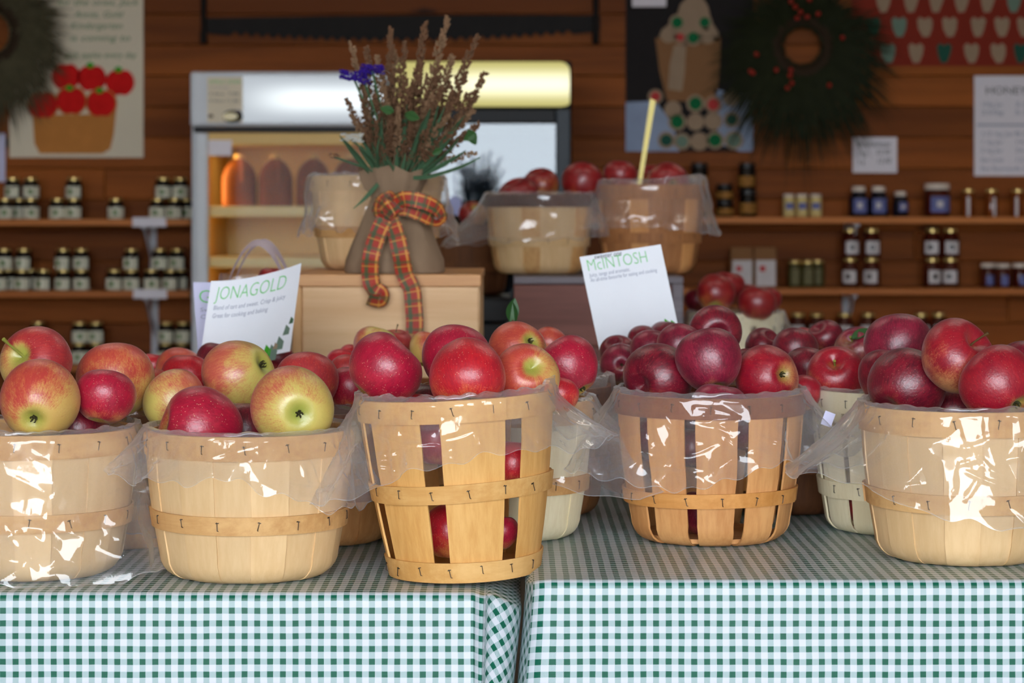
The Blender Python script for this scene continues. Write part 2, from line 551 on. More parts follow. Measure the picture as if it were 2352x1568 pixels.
def build_apple():
    n = N('apple_skin')
    co = n.coord()

    def attr(name, out):
        nd = n.n('ShaderNodeAttribute', attribute_name=name, attribute_type='OBJECT')
        return nd.outputs[out]
    rnd = n.n('ShaderNodeObjectInfo').outputs['Random']
    off = n.n('ShaderNodeCombineXYZ', {0: n.math('MULTIPLY', rnd, 31.0), 1: n.math('MULTIPLY', rnd, 13.0), 2: 0.0}).outputs[0]
    sep = n.n('ShaderNodeSeparateXYZ', {0: co})
    flatv = n.n('ShaderNodeCombineXYZ', {0: sep.outputs[0], 1: sep.outputs[1], 2: 0.0}).outputs[0]
    rho = n.n('ShaderNodeVectorMath', {0: flatv}, operation='LENGTH').outputs['Value']
    unit = n.n('ShaderNodeVectorMath', {0: flatv}, operation='NORMALIZE').outputs[0]
    us = n.n('ShaderNodeSeparateXYZ', {0: unit})
    sv = n.n('ShaderNodeCombineXYZ', {0: us.outputs[0], 1: us.outputs[1], 2: n.math('MULTIPLY', sep.outputs[2], 0.34)}).outputs[0]
    sv = n.n('ShaderNodeVectorMath', {0: sv, 1: off}, operation='ADD').outputs[0]
    streak = n.noise(sv, 19.0, 5, 0.7)
    co2 = n.n('ShaderNodeVectorMath', {0: co, 1: off}, operation='ADD').outputs[0]
    blot = n.noise(co2, 1.9, 3, 0.5)
    fine = n.noise(co2, 26.0, 3, 0.6)
    dirn = attr('sunny', 'Vector')
    nrm = n.n('ShaderNodeVectorMath', {0: co}, operation='NORMALIZE').outputs[0]
    dot = n.n('ShaderNodeVectorMath', {0: nrm, 1: dirn}, operation='DOT_PRODUCT').outputs['Value']
    m = n.math('ADD', attr('cover', 'Fac'), n.math('MULTIPLY', dot, 0.42))
    m = n.math('ADD', m, n.math('MULTIPLY', n.math('SUBTRACT', streak, 0.5), attr('streaky', 'Fac')))
    m = n.math('ADD', m, n.math('MULTIPLY', n.math('SUBTRACT', blot, 0.5), 0.9))
    m = n.math('ADD', m, n.math('MULTIPLY', n.math('SUBTRACT', fine, 0.5), 0.55))
    cav = n.ramp(rho, 0.06, 0.52)
    m = n.math('SUBTRACT', m, n.math('MULTIPLY', n.math('SUBTRACT', 1.0, cav), attr('pole', 'Fac')))
    mask = n.ramp(m, 0.14, 0.80)
    skin = n.mix(n.ramp(n.math('ADD', n.math('MULTIPLY', streak, 0.6), n.math('MULTIPLY', blot, 0.4)), 0.36, 0.64), attr('skin', 'Color'), attr('skin_b', 'Color'))
    ground = n.mix(blot, attr('ground', 'Color'), n.mix(0.5, attr('ground', 'Color'), lin((214, 190, 96))))
    ground = n.mix(n.math('MULTIPLY', n.math('SUBTRACT', 1.0, cav), 0.7), ground, lin((128, 150, 48)))
    col = n.mix(mask, ground, skin)
    vo = n.n('ShaderNodeTexVoronoi', {'Vector': co2, 'Scale': 14.0, 'Randomness': 1.0})
    dot_m = n.math('SUBTRACT', 1.0, n.ramp(vo.outputs['Distance'], 0.10, 0.19))
    col = n.mix(n.math('MULTIPLY', dot_m, attr('dots', 'Fac')), col, lin((226, 190, 150)))
    bloomn = n.noise(co2, 5.0, 4, 0.6)
    rough = n.math('ADD', 0.26, n.math('MULTIPLY', bloomn, 0.20))
    return n.principled(col, rough, n.bump(n.noise(co2, 14.0, 3), 0.06, 0.02), **{'Specular IOR Level': 0.74, 'Sheen Weight': 0.07, 'Sheen Roughness': 0.4})


M['apple'] = build_apple()


def build_plastic(name, haze, gloss):
    n = N(name)
    co = n.coord()
    lw = n.n('ShaderNodeLayerWeight', {'Blend': 0.32})
    tr = n.n('ShaderNodeBsdfTransparent', {'Color': (0.965, 0.968, 0.975, 1)})
    df = n.n('ShaderNodeBsdfDiffuse', {'Color': (0.86, 0.87, 0.90, 1)})
    tl = n.n('ShaderNodeBsdfTranslucent', {'Color': (0.86, 0.87, 0.90, 1)})
    d2 = n.n('ShaderNodeMixShader', {0: 0.4, 1: df.outputs[0], 2: tl.outputs[0]})
    wr = n.noise(n.mapping(co, scale=(1, 1, 0.5)), 70, 3, 0.55)
    nm = n.bump(wr, 0.22, 0.003)
    gl = n.n('ShaderNodeBsdfGlossy', {'Color': (1, 1, 1, 1), 'Roughness': 0.07, 'Normal': nm})
    hem = n.ramp(n.n('ShaderNodeSeparateXYZ', {0: n.coord('UV')}).outputs[1], 0.985, 0.995)
    haze = n.math('ADD', haze, n.math('MULTIPLY', hem, 0.22))
    fac = n.math('ADD', haze, n.math('MULTIPLY', n.math('POWER', lw.outputs['Facing'], 1.6), 0.75))
    m1 = n.n('ShaderNodeMixShader', {0: fac, 1: tr.outputs[0], 2: d2.outputs[0]})
    fac2 = n.n('ShaderNodeLayerWeight', {'Blend': 0.5, 'Normal': nm}).outputs['Facing']
    fr = n.math('ADD', 0.055, n.math('MULTIPLY', n.math('POWER', fac2, 4.0), 0.45))
    m2 = n.n('ShaderNodeMixShader', {0: n.math('MULTIPLY', fr, gloss, clamp=True), 1: m1.outputs[0], 2: gl.outputs[0]})
    return n.surface(m2)


M['bag_film'] = build_plastic('bag_film', 0.085, 1.0)


def build_pane(name, reflect, tint):
    n = N(name)
    tr = n.n('ShaderNodeBsdfTransparent', {'Color': tint + (1,)})
    gl = n.n('ShaderNodeBsdfGlossy', {'Color': (1, 1, 1, 1), 'Roughness': 0.02})
    return n.surface(n.n('ShaderNodeMixShader', {0: reflect, 1: tr.outputs[0], 2: gl.outputs[0]}))


M['pane_clear'] = build_pane('pane_clear', 0.002, (0.96, 0.97, 0.96))
M['pane_coated'] = build_pane('pane_coated', 0.045, (0.55, 0.62, 0.66))


def build_lit_panel(name, c_mid, c_edge, s_mid, s_edge, hx):
    """backlit sign panel: one tube behind, brightest along the tube"""
    n = N(name)
    g = n.coord('Generated')
    sep = n.n('ShaderNodeSeparateXYZ', {0: g})
    dz = n.math('ABSOLUTE', n.math('SUBTRACT', sep.outputs[2], 0.5))
    dx = n.math('ABSOLUTE', n.math('SUBTRACT', sep.outputs[0], hx))
    t = n.math('MULTIPLY', n.math('SUBTRACT', 1.0, n.ramp(dz, 0.02, 0.5)), n.math('SUBTRACT', 1.0, n.ramp(dx, 0.2, 0.75)))
    col = n.mix(t, lin(c_edge), lin(c_mid))
    st = n.math('ADD', s_edge, n.math('MULTIPLY', t, s_mid - s_edge))
    return n.surface(n.n('ShaderNodeEmission', {'Color': col, 'Strength': st}))


M['lit_white'] = build_lit_panel('lit_white', (244, 252, 255), (206, 214, 222), 1.25, 0.8, 0.62)
M['lit_yellow'] = build_lit_panel('lit_yellow', (255, 252, 214), (216, 206, 128), 1.35, 0.85, 0.72)
# ------------------------------------------------------------------ setting
WALL_Y = 8.0
ROOF_FRONT = -2.2
SKY_GAP_X = 2.0                      # half width of the sky opening between the added front walls
CEIL_Z = 2.8
SIDE_X = 4.2

MB().box(-14, 14, -30, 8.3, -0.06, 0.0).build('floor', M['concrete'])['kind'] = 'structure'
MB().box(-SIDE_X - 0.1, SIDE_X + 0.1, ROOF_FRONT, WALL_Y + 0.1, CEIL_Z, CEIL_Z + 0.08).build('ceiling', M['ceiling_board'])['kind'] = 'structure'
MB().box(-SIDE_X - 0.1, -SIDE_X, ROOF_FRONT, WALL_Y + 0.1, 0, CEIL_Z).build('wall_left', M['ceiling_board'])['kind'] = 'structure'
MB().box(SIDE_X, SIDE_X + 0.1, ROOF_FRONT, WALL_Y + 0.1, 0, CEIL_Z).build('wall_right', M['ceiling_board'])['kind'] = 'structure'
for sx in (-1, 1):  # unseen walls behind the camera, added to narrow the bright sky opening
    MB().box(min(sx * SKY_GAP_X, sx * (SIDE_X + 0.1)), max(sx * SKY_GAP_X, sx * (SIDE_X + 0.1)), ROOF_FRONT - 0.1, ROOF_FRONT - 0.001, 0, CEIL_Z + 0.08).build('wall_front_added', M['ceiling_board'])['kind'] = 'structure'
wall_back = MB().box(-SIDE_X, SIDE_X, WALL_Y + 0.02, WALL_Y + 0.1, 0, CEIL_Z).build('wall_back', M['wall_plank'])
wall_back['kind'] = 'structure'
PITCH = 0.1076
row, z = 0, 0.0
while z < CEIL_Z - 0.01:
    z1 = min(z + PITCH - 0.003, CEIL_Z)
    cuts = [-SIDE_X + 0.002] + sorted([random.uniform(-2.2, -0.6), random.uniform(0.3, 2.4)]) + [SIDE_X - 0.002]
    for a, b in zip(cuts[:-1], cuts[1:]):
        L = b - a - 0.002
        m = MB().box(-L / 2, L / 2, -0.010, 0.010, 0, z1 - z, 0.0025)
        m.build('plank', M['wall_plank'], wall_back, loc=((a + b) / 2, WALL_Y + 0.010 + random.uniform(0, 0.0015), z))
    z += PITCH
    row += 1

# ------------------------------------------------------------------ tables with gingham cloths
ZL = CAM_H - (1362 - 500) / 2283.0     # left cloth top
ZR = CAM_H - (1333 - 500) / 2283.0     # right cloth top
YF = 2.31                              # front edge of both tables
YB = 5.26


def table(x0, x1, zt, label):
    r = empty('display_table', ((x0 + x1) / 2, (YF + YB) / 2, 0))
    tag(r, label, 'table')
    hx, hy = (x1 - x0) / 2 - 0.006, (YB - YF) / 2 - 0.008
    MB().box(-hx, hx, -hy, hy, zt - 0.035, zt - 0.004, 0.004).build('tabletop', M['pine_stile'], r)
    for sx in (-1, 1):
        for sy in (-1, 1):
            MB().box(sx * (hx - 0.05) - 0.02, sx * (hx - 0.05) + 0.02, sy * (hy - 0.06) - 0.02, sy * (hy - 0.06) + 0.02, 0, zt - 0.035, 0.003).build('leg', M['pine_stile'], r)


table(-0.84, -0.012, ZL, 'long wooden table under the gingham cloth on the apple baskets\' left side')
table(0.022, 0.86, ZR, 'long wooden table under the gingham cloth that carries the dark red apples')


def cloth(name, label, zt, plan, back_x, seed, lean, drop=0.46):
    """plan: list of (x, y, crease) along the front edge; back_x(x): where that column starts at the back"""
    rnd = random.Random(seed)
    v, uv, f = [], [], []
    R = 0.008
    cols = len(plan)
    u = 0.0
    rows = None
    for i, (x, y, dz, rot) in enumerate(plan):
        if i:
            px, py = plan[i - 1][0], plan[i - 1][1]
            u += math.hypot(x - px, y - py)
        pts = []
        ntop = 46
        for k in range(ntop + 1):
            t = (k / ntop) ** 0.55
            yy = YB + (y + R - YB) * t
            w = 0.0012 * mnoise.noise(Vector((x * 9, yy * 7, seed))) * min(1, (yy - y) * 12)
            pts.append((back_x(x, t), yy, zt + dz * t ** 8 + w))
        for k in range(1, 7):
            a = math.pi / 2 * k / 6
            pts.append((x, y + R - R * math.sin(a), zt + dz - R + R * math.cos(a)))
        nd = 22
        for k in range(1, nd + 1):
            q = k / nd
            wv = (0.004 * math.sin(x * 21 + seed) + 0.006 * mnoise.noise(Vector((x * 5, 3.1, seed + q)))) * q
            pts.append((x + lean(x) * min(1.0, q / 0.24), y - wv - 0.004 * q, zt + dz - R - drop * q))
        rows = len(pts)
        s = 0.0
        for k, p in enumerate(pts):
            if k:
                q = pts[k - 1]
                s += math.dist(p, q)
            v.append(p)
            sv = s
            uu = u
            if k <= ntop:
                uu = u + (p[0] - x)
            uv.append([uu, sv, rot])
    # straight pattern hangs from the edge; the gathered corner shows the cloth on the bias
    edge_k = 46 + 3
    u_end = None
    for i in range(cols):
        e = uv[i * rows + edge_k][1]
        for k in range(rows):
            uv[i * rows + k][1] -= e
    out = []
    for a, b, r in uv:
        if r:
            c, s_ = math.cos(r), math.sin(r)
            out.append((a * c - b * s_, a * s_ + b * c))
        else:
            out.append((a, b))
    for i in range(cols - 1):
        for k in range(rows - 1):
            f.append((i * rows + k, i * rows + k + 1, (i + 1) * rows + k + 1, (i + 1) * rows + k))
    o = link(name, mesh_from(name, v, f, True, out), M['gingham'])
    tag(o, label, 'tablecloth')
    return o


xc = (1087 - 1176) / 2283.0
planL = []
n = 60
for i in range(n + 1):
    planL.append((-0.848 + (xc + 0.848) * i / n, YF, 0.0, 0.0))
corner = [(0.003, -0.0040, -0.0004, 0.0), (0.007, -0.0095, -0.001, 0.0), (0.010, -0.0100, -0.0014, 0.0), (0.0125, -0.0060, -0.0018, 0.0), (0.013, -0.0045, -0.0019, 0.78), (0.0165, 0.0030, -0.0022, 0.78),
          (0.022, 0.0060, -0.004, 0.78), (0.028, 0.0080, -0.007, 0.78), (0.034, 0.0120, -0.0105, 0.78), (0.040, 0.0200, -0.015, 0.78),
          (0.045, 0.0310, -0.019, 0.78), (0.048, 0.0460, -0.022, 0.78), (0.049, 0.0700, -0.024, 0.78)]
for dx, dy, dz, r in corner:
    planL.append((xc + dx, YF + dy, dz, r))
xlim = 0.0095
cloth('tablecloth', 'green and white gingham vinyl cloth under the red and yellow striped apples', ZL, planL,
      lambda x, t: min(x, xlim) if t < 1 else x, 3.0, lambda x: -0.012 * max(0.0, x - xc) / 0.05)
xr = (1217 - 1176) / 2283.0
planR = []
side = [(-0.004, 0.090, -0.016, 0.6), (-0.0045, 0.062, -0.013, 0.6), (-0.003, 0.040, -0.010, 0.6), (0.0005, 0.022, -0.006, 0.6), (0.003, 0.012, -0.004, 0.6),
        (0.0035, 0.010, -0.0035, 0.0), (0.008, 0.0045, -0.0015, 0.0), (0.014, 0.0012, -0.0004, 0.0), (0.022, 0.0, 0.0, 0.0)]
for dx, dy, dz, r in side:
    planR.append((xr + dx, YF + dy, dz, r))
for i in range(1, n + 1):
    planR.append((xr + 0.022 + (0.868 - xr - 0.022) * i / n, YF, 0.0, 0.0))
cloth('tablecloth', 'green and white gingham vinyl cloth under the dark red apples', ZR, planR,
      lambda x, t: x, 8.0, lambda x: -0.0095 * max(0.0, 1 - max(0.0, x - xr) / 0.035))


# ------------------------------------------------------------------ crates that raise the back baskets
def crate_light():
    Y0 = 3.5
    s = F / Y0
    x0, x1 = (670 - 1176) / s, (1105 - 1176) / s
    zt = CAM_H - (630 - 500) / s
    r = empty('wooden_box', ((x0 + x1) / 2, Y0, ZL))
    tag(r, 'pale pine box with a framed front carrying the burlap sack', 'box')
    hx = (x1 - x0) / 2
    h = zt - ZL
    D = 0.46
    MB().box(-hx, hx, 0.0, 0.018, h - 28 / s, h, 0.0015).build('rail', M['pine_rail'], r)
    MB().box(-hx + 0.001, -hx + 23 / s, 0.001, 0.018, 0, h - 28.6 / s, 0.0015).build('stile', M['pine_stile'], r)
    MB().box(-hx + 23.5 / s, hx - 0.004, 0.006, 0.017, 0, h - 28.6 / s, 0.001).build('front_panel', M['pine_crate'], r)
    MB().box(-hx, -hx + 0.012, 0.0185, D, 0, h - 0.013, 0.001).build('side_panel', M['pine_crate'], r)
    MB().box(hx - 0.014, hx - 0.002, 0.0185, D, 0, h - 0.013, 0.001).build('side_panel', M['pine_crate'], r)
    MB().box(-hx + 0.013, hx - 0.015, D - 0.012, D, 0, h - 0.013, 0.001).build('back_panel', M['pine_crate'], r)
    MB().box(-hx, hx, 0.0185, D, h - 0.0125, h, 0.001).build('top_board', M['pine_rail'], r)
    return zt


Z_BOX = crate_light()


def crate_dark():
    Y0 = 4.4
    s = F / Y0
    x0, x1 = (1180 - 1176) / s, (1570 - 1176) / s
    zt = CAM_H - (635 - 500) / s
    r = empty('wooden_crate', ((x0 + x1) / 2, Y0, ZR))
    tag(r, 'reddish brown wooden crate with grey edges behind the paper sign', 'crate')
    hx = (x1 - x0) / 2
    h = zt - ZR
    D = 0.48
    MB().box(-hx, hx, 0, 0.02, h - 17 / s, h, 0.002).build('rail', M['grey_batten'], r)
    MB().box(hx - 26 / s, hx, 0.0, 0.02, 0, h - 17.5 / s, 0.002).build('corner_post', M['grey_batten'], r)
    hb = (h - 17.5 / s) / 2
    for k in range(2):
        MB().box(-hx, hx - 26.6 / s, 0.003, 0.018, k * hb + 0.001, (k + 1) * hb - 0.001, 0.0015).build('front_board', M['red_board'], r)
        for sx in (-1, 1):
            MB().box(sx * (hx - 0.007) - 0.006, sx * (hx - 0.007) + 0.006, 0.0205, D, k * hb + 0.001, (k + 1) * hb - 0.001, 0.0015).build('side_board', M['red_board'], r)
    MB().box(-hx, hx, 0.0205, D, h - 0.0155, h, 0.001).build('top_board', M['grey_batten'], r)
    return zt


Z_CRATE = crate_dark()


def crate_black():
    x0, x1, Y0, D = -0.19, -0.004, 4.84, 0.30
    h = 0.949 - ZL
    r = empty('plastic_crate', ((x0 + x1) / 2, Y0, ZL))
    tag(r, 'black plastic crate in the dark gap between the two wooden boxes', 'crate')
    hx = (x1 - x0) / 2
    for k in range(4):
        MB().box(-hx, hx, 0, 0.008, k * h / 4 + 0.003, (k + 1) * h / 4 - 0.003, 0.002).build('front_slat', M['black_plastic'], r)
        for sx in (-1, 1):
            MB().box(sx * (hx - 0.004) - 0.004, sx * (hx - 0.004) + 0.004, 0.009, D, k * h / 4 + 0.003, (k + 1) * h / 4 - 0.003, 0.002).build('side_slat', M['black_plastic'], r)
    MB().box(-hx, hx, 0.009, D, h - 0.01, h, 0.001).build('top_board', M['black_plastic'], r)


crate_black()


# ------------------------------------------------------------------ bushel baskets
def stave_mesh(r0, r1, h, width_ang, thick, round_r, taper=1.0, wob=0.0, seed=0):
    """one stave from the rim (r1 at z=h) to the bottom, bent under with radius round_r"""
    rnd = random.Random(seed)
    prof = []
    if round_r > 0:
        for k in range(3):
            prof.append((r0 - round_r - 0.02 * (2 - k) / 2, 0.0005))
        for k in range(1, 7):
            a = -math.pi / 2 + (math.pi / 2) * k / 6
            prof.append((r0 - round_r + round_r * math.cos(a), 0.0005 + round_r + round_r * math.sin(a)))
    else:
        prof.append((r0, 0.0))
    zb = prof[-1][1]
    for k in range(1, 9):
        q = k / 8
        z = zb + (h - zb) * q
        bulge = 0.003 * math.sin(math.pi * q)
        prof.append((r0 + (r1 - r0) * q + bulge, z))
    na = 4
    v, f = [], []
    np_ = len(prof)
    for side in (0, 1):
        for j, (r, z) in enumerate(prof):
            q = z / h
            wa = width_ang * (taper + (1 - taper) * q) * (r1 / max(r, 0.03)) ** 0.25
            w1 = wob * rnd.uniform(-1, 1)
            for i in range(na + 1):
                a = (i / na - 0.5) * wa + (w1 if i in (0, na) else 0)
                if j + 1 < np_:
                    dr, dz = prof[j + 1][0] - r, prof[j + 1][1] - z
                else:
                    dr, dz = r - prof[j - 1][0], z - prof[j - 1][1]
                l = math.hypot(dr, dz) or 1
                nr, nz = dz / l, -dr / l
                rr = r - nr * thick * side
                zz = z - nz * thick * side
                zz = max(zz, 0.0003)
                # slight cupping: edges curl outward a hair
                cup = 0.0002 * (abs(i / na - 0.5) * 2) ** 2
                v.append(((rr + cup) * math.cos(a), (rr + cup) * math.sin(a), zz))
    m = np_ * (na + 1)
    for j in range(np_ - 1):
        for i in range(na):
            a, b, c, d = j * (na + 1) + i, j * (na + 1) + i + 1, (j + 1) * (na + 1) + i + 1, (j + 1) * (na + 1) + i
            f.append((a, b, c, d))
            f.append((m + a, m + d, m + c, m + b))
        for i in (0, na):
            a, d = j * (na + 1) + i, (j + 1) * (na + 1) + i
            f.append((a, d, m + d, m + a) if i == 0 else (d, a, m + a, m + d))
    for i in range(na):
        a, b = i, i + 1
        f.append((b, a, m + a, m + b))
        a, b = (np_ - 1) * (na + 1) + i, (np_ - 1) * (na + 1) + i + 1
        f.append((a, b, m + b, m + a))
    return mesh_from('stave', v, f, True)


def hoop_mesh(r_at, z0, z1, thick, out, wob, seed, lap=True, n=64):
    """band running round the outside between z0 and z1, ends lapped"""
    v, f = [], []
    rnd = random.Random(seed)
    ph = rnd.uniform(0, 6.28)
    m = n + 4
    for i in range(m):
        a = 2 * math.pi * i / n
        extra = thick * 0.9 * max(0, (i - n + 1) / 4) if lap else 0
        dz = wob * (math.sin(a + ph) + 0.4 * math.sin(2 * a + 1.3 * ph))
        for (o, zz) in ((0, z0), (thick, z0), (thick, z1), (0, z1)):
            r = r_at(zz) + out + o + extra
            v.append((r * math.cos(a), r * math.sin(a), zz + dz))
    for i in range(m - 1):
        for k in range(4):
            k2 = (k + 1) % 4
            f.append((i * 4 + k, (i + 1) * 4 + k, (i + 1) * 4 + k2, i * 4 + k2))
    f.append((0, 1, 2, 3))
    f.append(tuple((m - 1) * 4 + k for k in (3, 2, 1, 0)))
    return mesh_from('hoop', v, f, False)


STAPLE = MB().tube([(0.0006, 0.0, 0.0045), (0, 0.0012, 0.004), (0.0002, 0.0012, -0.004), (-0.0006, 0.0, -0.0045)], 0.00042, 5).box(-0.0018, 0.0018, -0.0002, 0.0009, 0.0034, 0.0042).mesh('staple')

KINDS = {
    # r0 base, r1 rim, height, number of staves, fill, bottom rounding, hoops (name, z centre, width)
    'solid': dict(r0=0.0935, r1=0.1085, h=0.155, n=17, fill=1.03, taper=0.965, rnd=0.024, hoops=[('rim_hoop', 0.1425, 0.025), ('middle_hoop', 0.064, 0.019)]),
    'tall': dict(r0=0.0765, r1=0.1030, h=0.188, n=7, fill=0.77, rnd=0.0, hoops=[('rim_hoop', 0.1765, 0.023), ('middle_hoop', 0.092, 0.019), ('bottom_hoop', 0.011, 0.021)]),
    'slatted': dict(r0=0.0895, r1=0.1055, h=0.167, n=11, fill=0.80, rnd=0.024, hoops=[('rim_hoop', 0.1555, 0.023), ('middle_hoop', 0.053, 0.016)]),
    'narrow': dict(r0=0.0780, r1=0.0930, h=0.165, n=11, fill=0.82, rnd=0.020, hoops=[('rim_hoop', 0.1530, 0.024), ('middle_hoop', 0.052, 0.019)]),
}
for kn, k in KINDS.items():
    k['r_at'] = (lambda k: lambda z: k['r0'] + (k['r1'] - k['r0']) * max(0, z - k['rnd']) / (k['h'] - k['rnd']) + 0.003 * math.sin(math.pi * min(1, max(0, z / k['h']))))(k)
    k['meshes'] = [stave_mesh(k['r0'], k['r1'], k['h'], 2 * math.pi / k['n'] * k['fill'], 0.0022, k['rnd'], 0.93 if kn in ('tall', 'slatted') else k.get('taper', 1.0), 0.006, 100 + i) for i in range(3)]
    k['hoopm'] = [hoop_mesh(k['r_at'], zc - w / 2, zc + w / 2, 0.0022, 0.0015, 0.0012 if 'rim' not in nm else 0.0, 50 + j) for j, (nm, zc, w) in enumerate(k['hoops'])]
    inner = k['r_at'](k['h'] - 0.01) - 0.0046
    k['inner'] = hoop_mesh(lambda z, inner=inner: inner, k['h'] - 0.020, k['h'] - 0.0005, 0.002, 0, 0, 9)
    k['base'] = MB().lathe([(0.001, 0.004), (k['r0'] - k['rnd'] * 0.35 - 0.006, 0.004), (k['r0'] - k['rnd'] * 0.35 - 0.006, 0.009), (0.001, 0.009)], 32, cap=False).mesh('base')

BASKETS = {}


def basket(key, kind, loc, label, staves, hoop, rot=(0, 0, 0), scale=(1, 1, 1), spin=0.0, alt=None, hoop2=None):
    k = KINDS[kind]
    r = empty('apple_basket', loc, rot)
    r.scale = scale
    tag(r, label, 'basket', 'apple baskets')
    for i in range(k['n']):
        a = 2 * math.pi * i / k['n'] + spin
        sm = alt if (alt and i % 3 == 0) else staves
        o = link('stave', k['meshes'][i % 3], sm, r, rot=(0, 0, a))
        off = (0.0014 if i % 2 else 0.0)
        o.location = (off * math.cos(a), off * math.sin(a), 0)
    for j, (nm, zc, w) in enumerate(k['hoops']):
        hm = hoop if j == 0 or hoop2 is None else hoop2
        o = link(nm, k['hoopm'][j], hm, r, rot=(0, 0, spin * 1.7 + 1.0 + j))
        for q in range(7):
            a = -math.pi / 2 + (q - 3) * 0.40 + 0.13 * j + spin * 0.3
            rr = k['r_at'](zc) + 0.0015 + 0.0022 + 0.0003
            rz = a + math.pi / 2
            s = link('staple', STAPLE, M['steel'], r)
            s.location = (rr * math.cos(a), rr * math.sin(a), zc + random.uniform(-0.0015, 0.0015))
            s.rotation_euler = (0, random.uniform(-0.25, 0.35), rz + math.pi)
    link('inner_hoop', k['inner'], hoop, r)
    link('base', k['base'], staves, r)
    BASKETS[key] = dict(root=r, kind=k, loc=Vector(loc), rot=rot, scale=scale)
    return r


def wx(px, Y):
    return (px - 1176.0) * Y / F


basket('B1', 'solid', (wx(78, 2.45), 2.45, ZL), 'pale wooden basket wrapped down to the cloth in plastic film', M['poplar_pale'], M['poplar_hoop'], spin=0.1)
basket('B2', 'solid', (wx(574, 2.437), 2.437, ZL), 'pale wooden basket holding the green and yellow apples', M['poplar_pale'], M['poplar_hoop'], spin=0.22)
basket('B3', 'tall', (wx(1068, 2.428), 2.428, ZL + 0.0045), 'tall golden slatted basket with three hoops, leaning over the cloth gap', M['poplar_gold'], M['poplar_gold_hoop'],
       rot=(0, math.radians(-3.0), 0), spin=-math.pi / 2 + 0.19)
basket('B4', 'slatted', (wx(1630, 2.613), 2.613, ZR), 'tan slatted basket with a brown rim full of dark red apples', M['poplar_tan'], M['hoop_brown'], hoop2=M['hoop_orange'], spin=-math.pi / 2 - 0.01)
basket('B5', 'narrow', (wx(2050, 2.69), 2.69, ZR), 'whitewashed slatted basket between the tan and the cream basket', M['whitewash'], M['whitewash'], spin=0.2)
basket('B6', 'solid', (wx(2212, 2.471), 2.471, ZR), 'cream wooden basket beside the whitewashed one at the table corner', M['poplar_pale'], M['poplar_hoop'], spin=0.45, scale=(1.0, 1.0, 1.06))
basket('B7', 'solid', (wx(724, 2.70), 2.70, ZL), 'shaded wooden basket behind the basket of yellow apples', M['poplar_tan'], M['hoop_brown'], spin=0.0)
basket('B8', 'solid', (wx(1160, 2.64), 2.64, ZR), 'off-white wooden basket hidden behind the tall golden basket', M['whitewash'], M['poplar_hoop'], spin=0.3, scale=(0.93, 0.93, 1.02))
basket('B9', 'solid', (wx(1216, 2.85), 2.85, ZR), 'brown basket behind the off-white one, only its rim side showing', M['stave_brown'], M['hoop_brown'], spin=0.3, scale=(0.94, 0.94, 1.02))
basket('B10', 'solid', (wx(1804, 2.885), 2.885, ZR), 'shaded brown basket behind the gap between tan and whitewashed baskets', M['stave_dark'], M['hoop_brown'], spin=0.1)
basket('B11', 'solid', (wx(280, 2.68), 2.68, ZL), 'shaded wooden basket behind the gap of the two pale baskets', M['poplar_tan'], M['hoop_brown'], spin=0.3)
basket('B12', 'solid', (wx(1530, 3.075), 3.075, ZR), 'brown basket behind the tan slatted one with the sign standing in it', M['stave_brown'], M['hoop_brown'], spin=0.2)
basket('B19', 'solid', (wx(1985, 3.16), 3.16, ZR), 'wooden basket of the leafy apple behind the whitewashed basket', M['stave_brown'], M['hoop_brown'], spin=0.2)
basket('B21', 'solid', (wx(890, 3.10), 3.10, ZL), 'wooden basket before the pine box, behind the tall golden basket', M['poplar_tan'], M['hoop_brown'], spin=0.4)
basket('B22', 'solid', (wx(500, 3.15), 3.15, ZL), 'wooden basket in which the two white signs stand', M['poplar_tan'], M['hoop_brown'], spin=0.2)
basket('B13', 'solid', (wx(1239, 4.62), 4.62, Z_CRATE), 'pale basket with a dark rim on the crate', M['poplar_pale'], M['hoop_dark'], spin=0.1, alt=M['poplar_hoop'], scale=(0.98, 0.98, 1.03), hoop2=M['poplar_pale'])
basket('B14', 'solid', (wx(1494, 4.62), 4.62, Z_CRATE), 'brown basket with the yellow stick on the crate', M['stave_brown'], M['stave_brown'], spin=0.0, alt=M['poplar_tan'], scale=(0.99, 0.99, 1.15))
basket('B15', 'solid', (wx(866, 3.82), 3.82, Z_BOX), 'pale basket on the pine box behind the burlap sack', M['poplar_pale'], M['poplar_pale'], spin=0.2, hoop2=M['poplar_hoop'])
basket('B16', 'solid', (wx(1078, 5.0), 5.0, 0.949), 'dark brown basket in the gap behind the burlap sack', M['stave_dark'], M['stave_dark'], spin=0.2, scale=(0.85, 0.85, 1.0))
basket('B17', 'slatted', (wx(1689, 4.62), 4.62, ZR), 'small whitewashed basket in front of the right-hand shelves', M['whitewash'], M['whitewash'], spin=0.15, scale=(0.90, 0.90, 1.05))
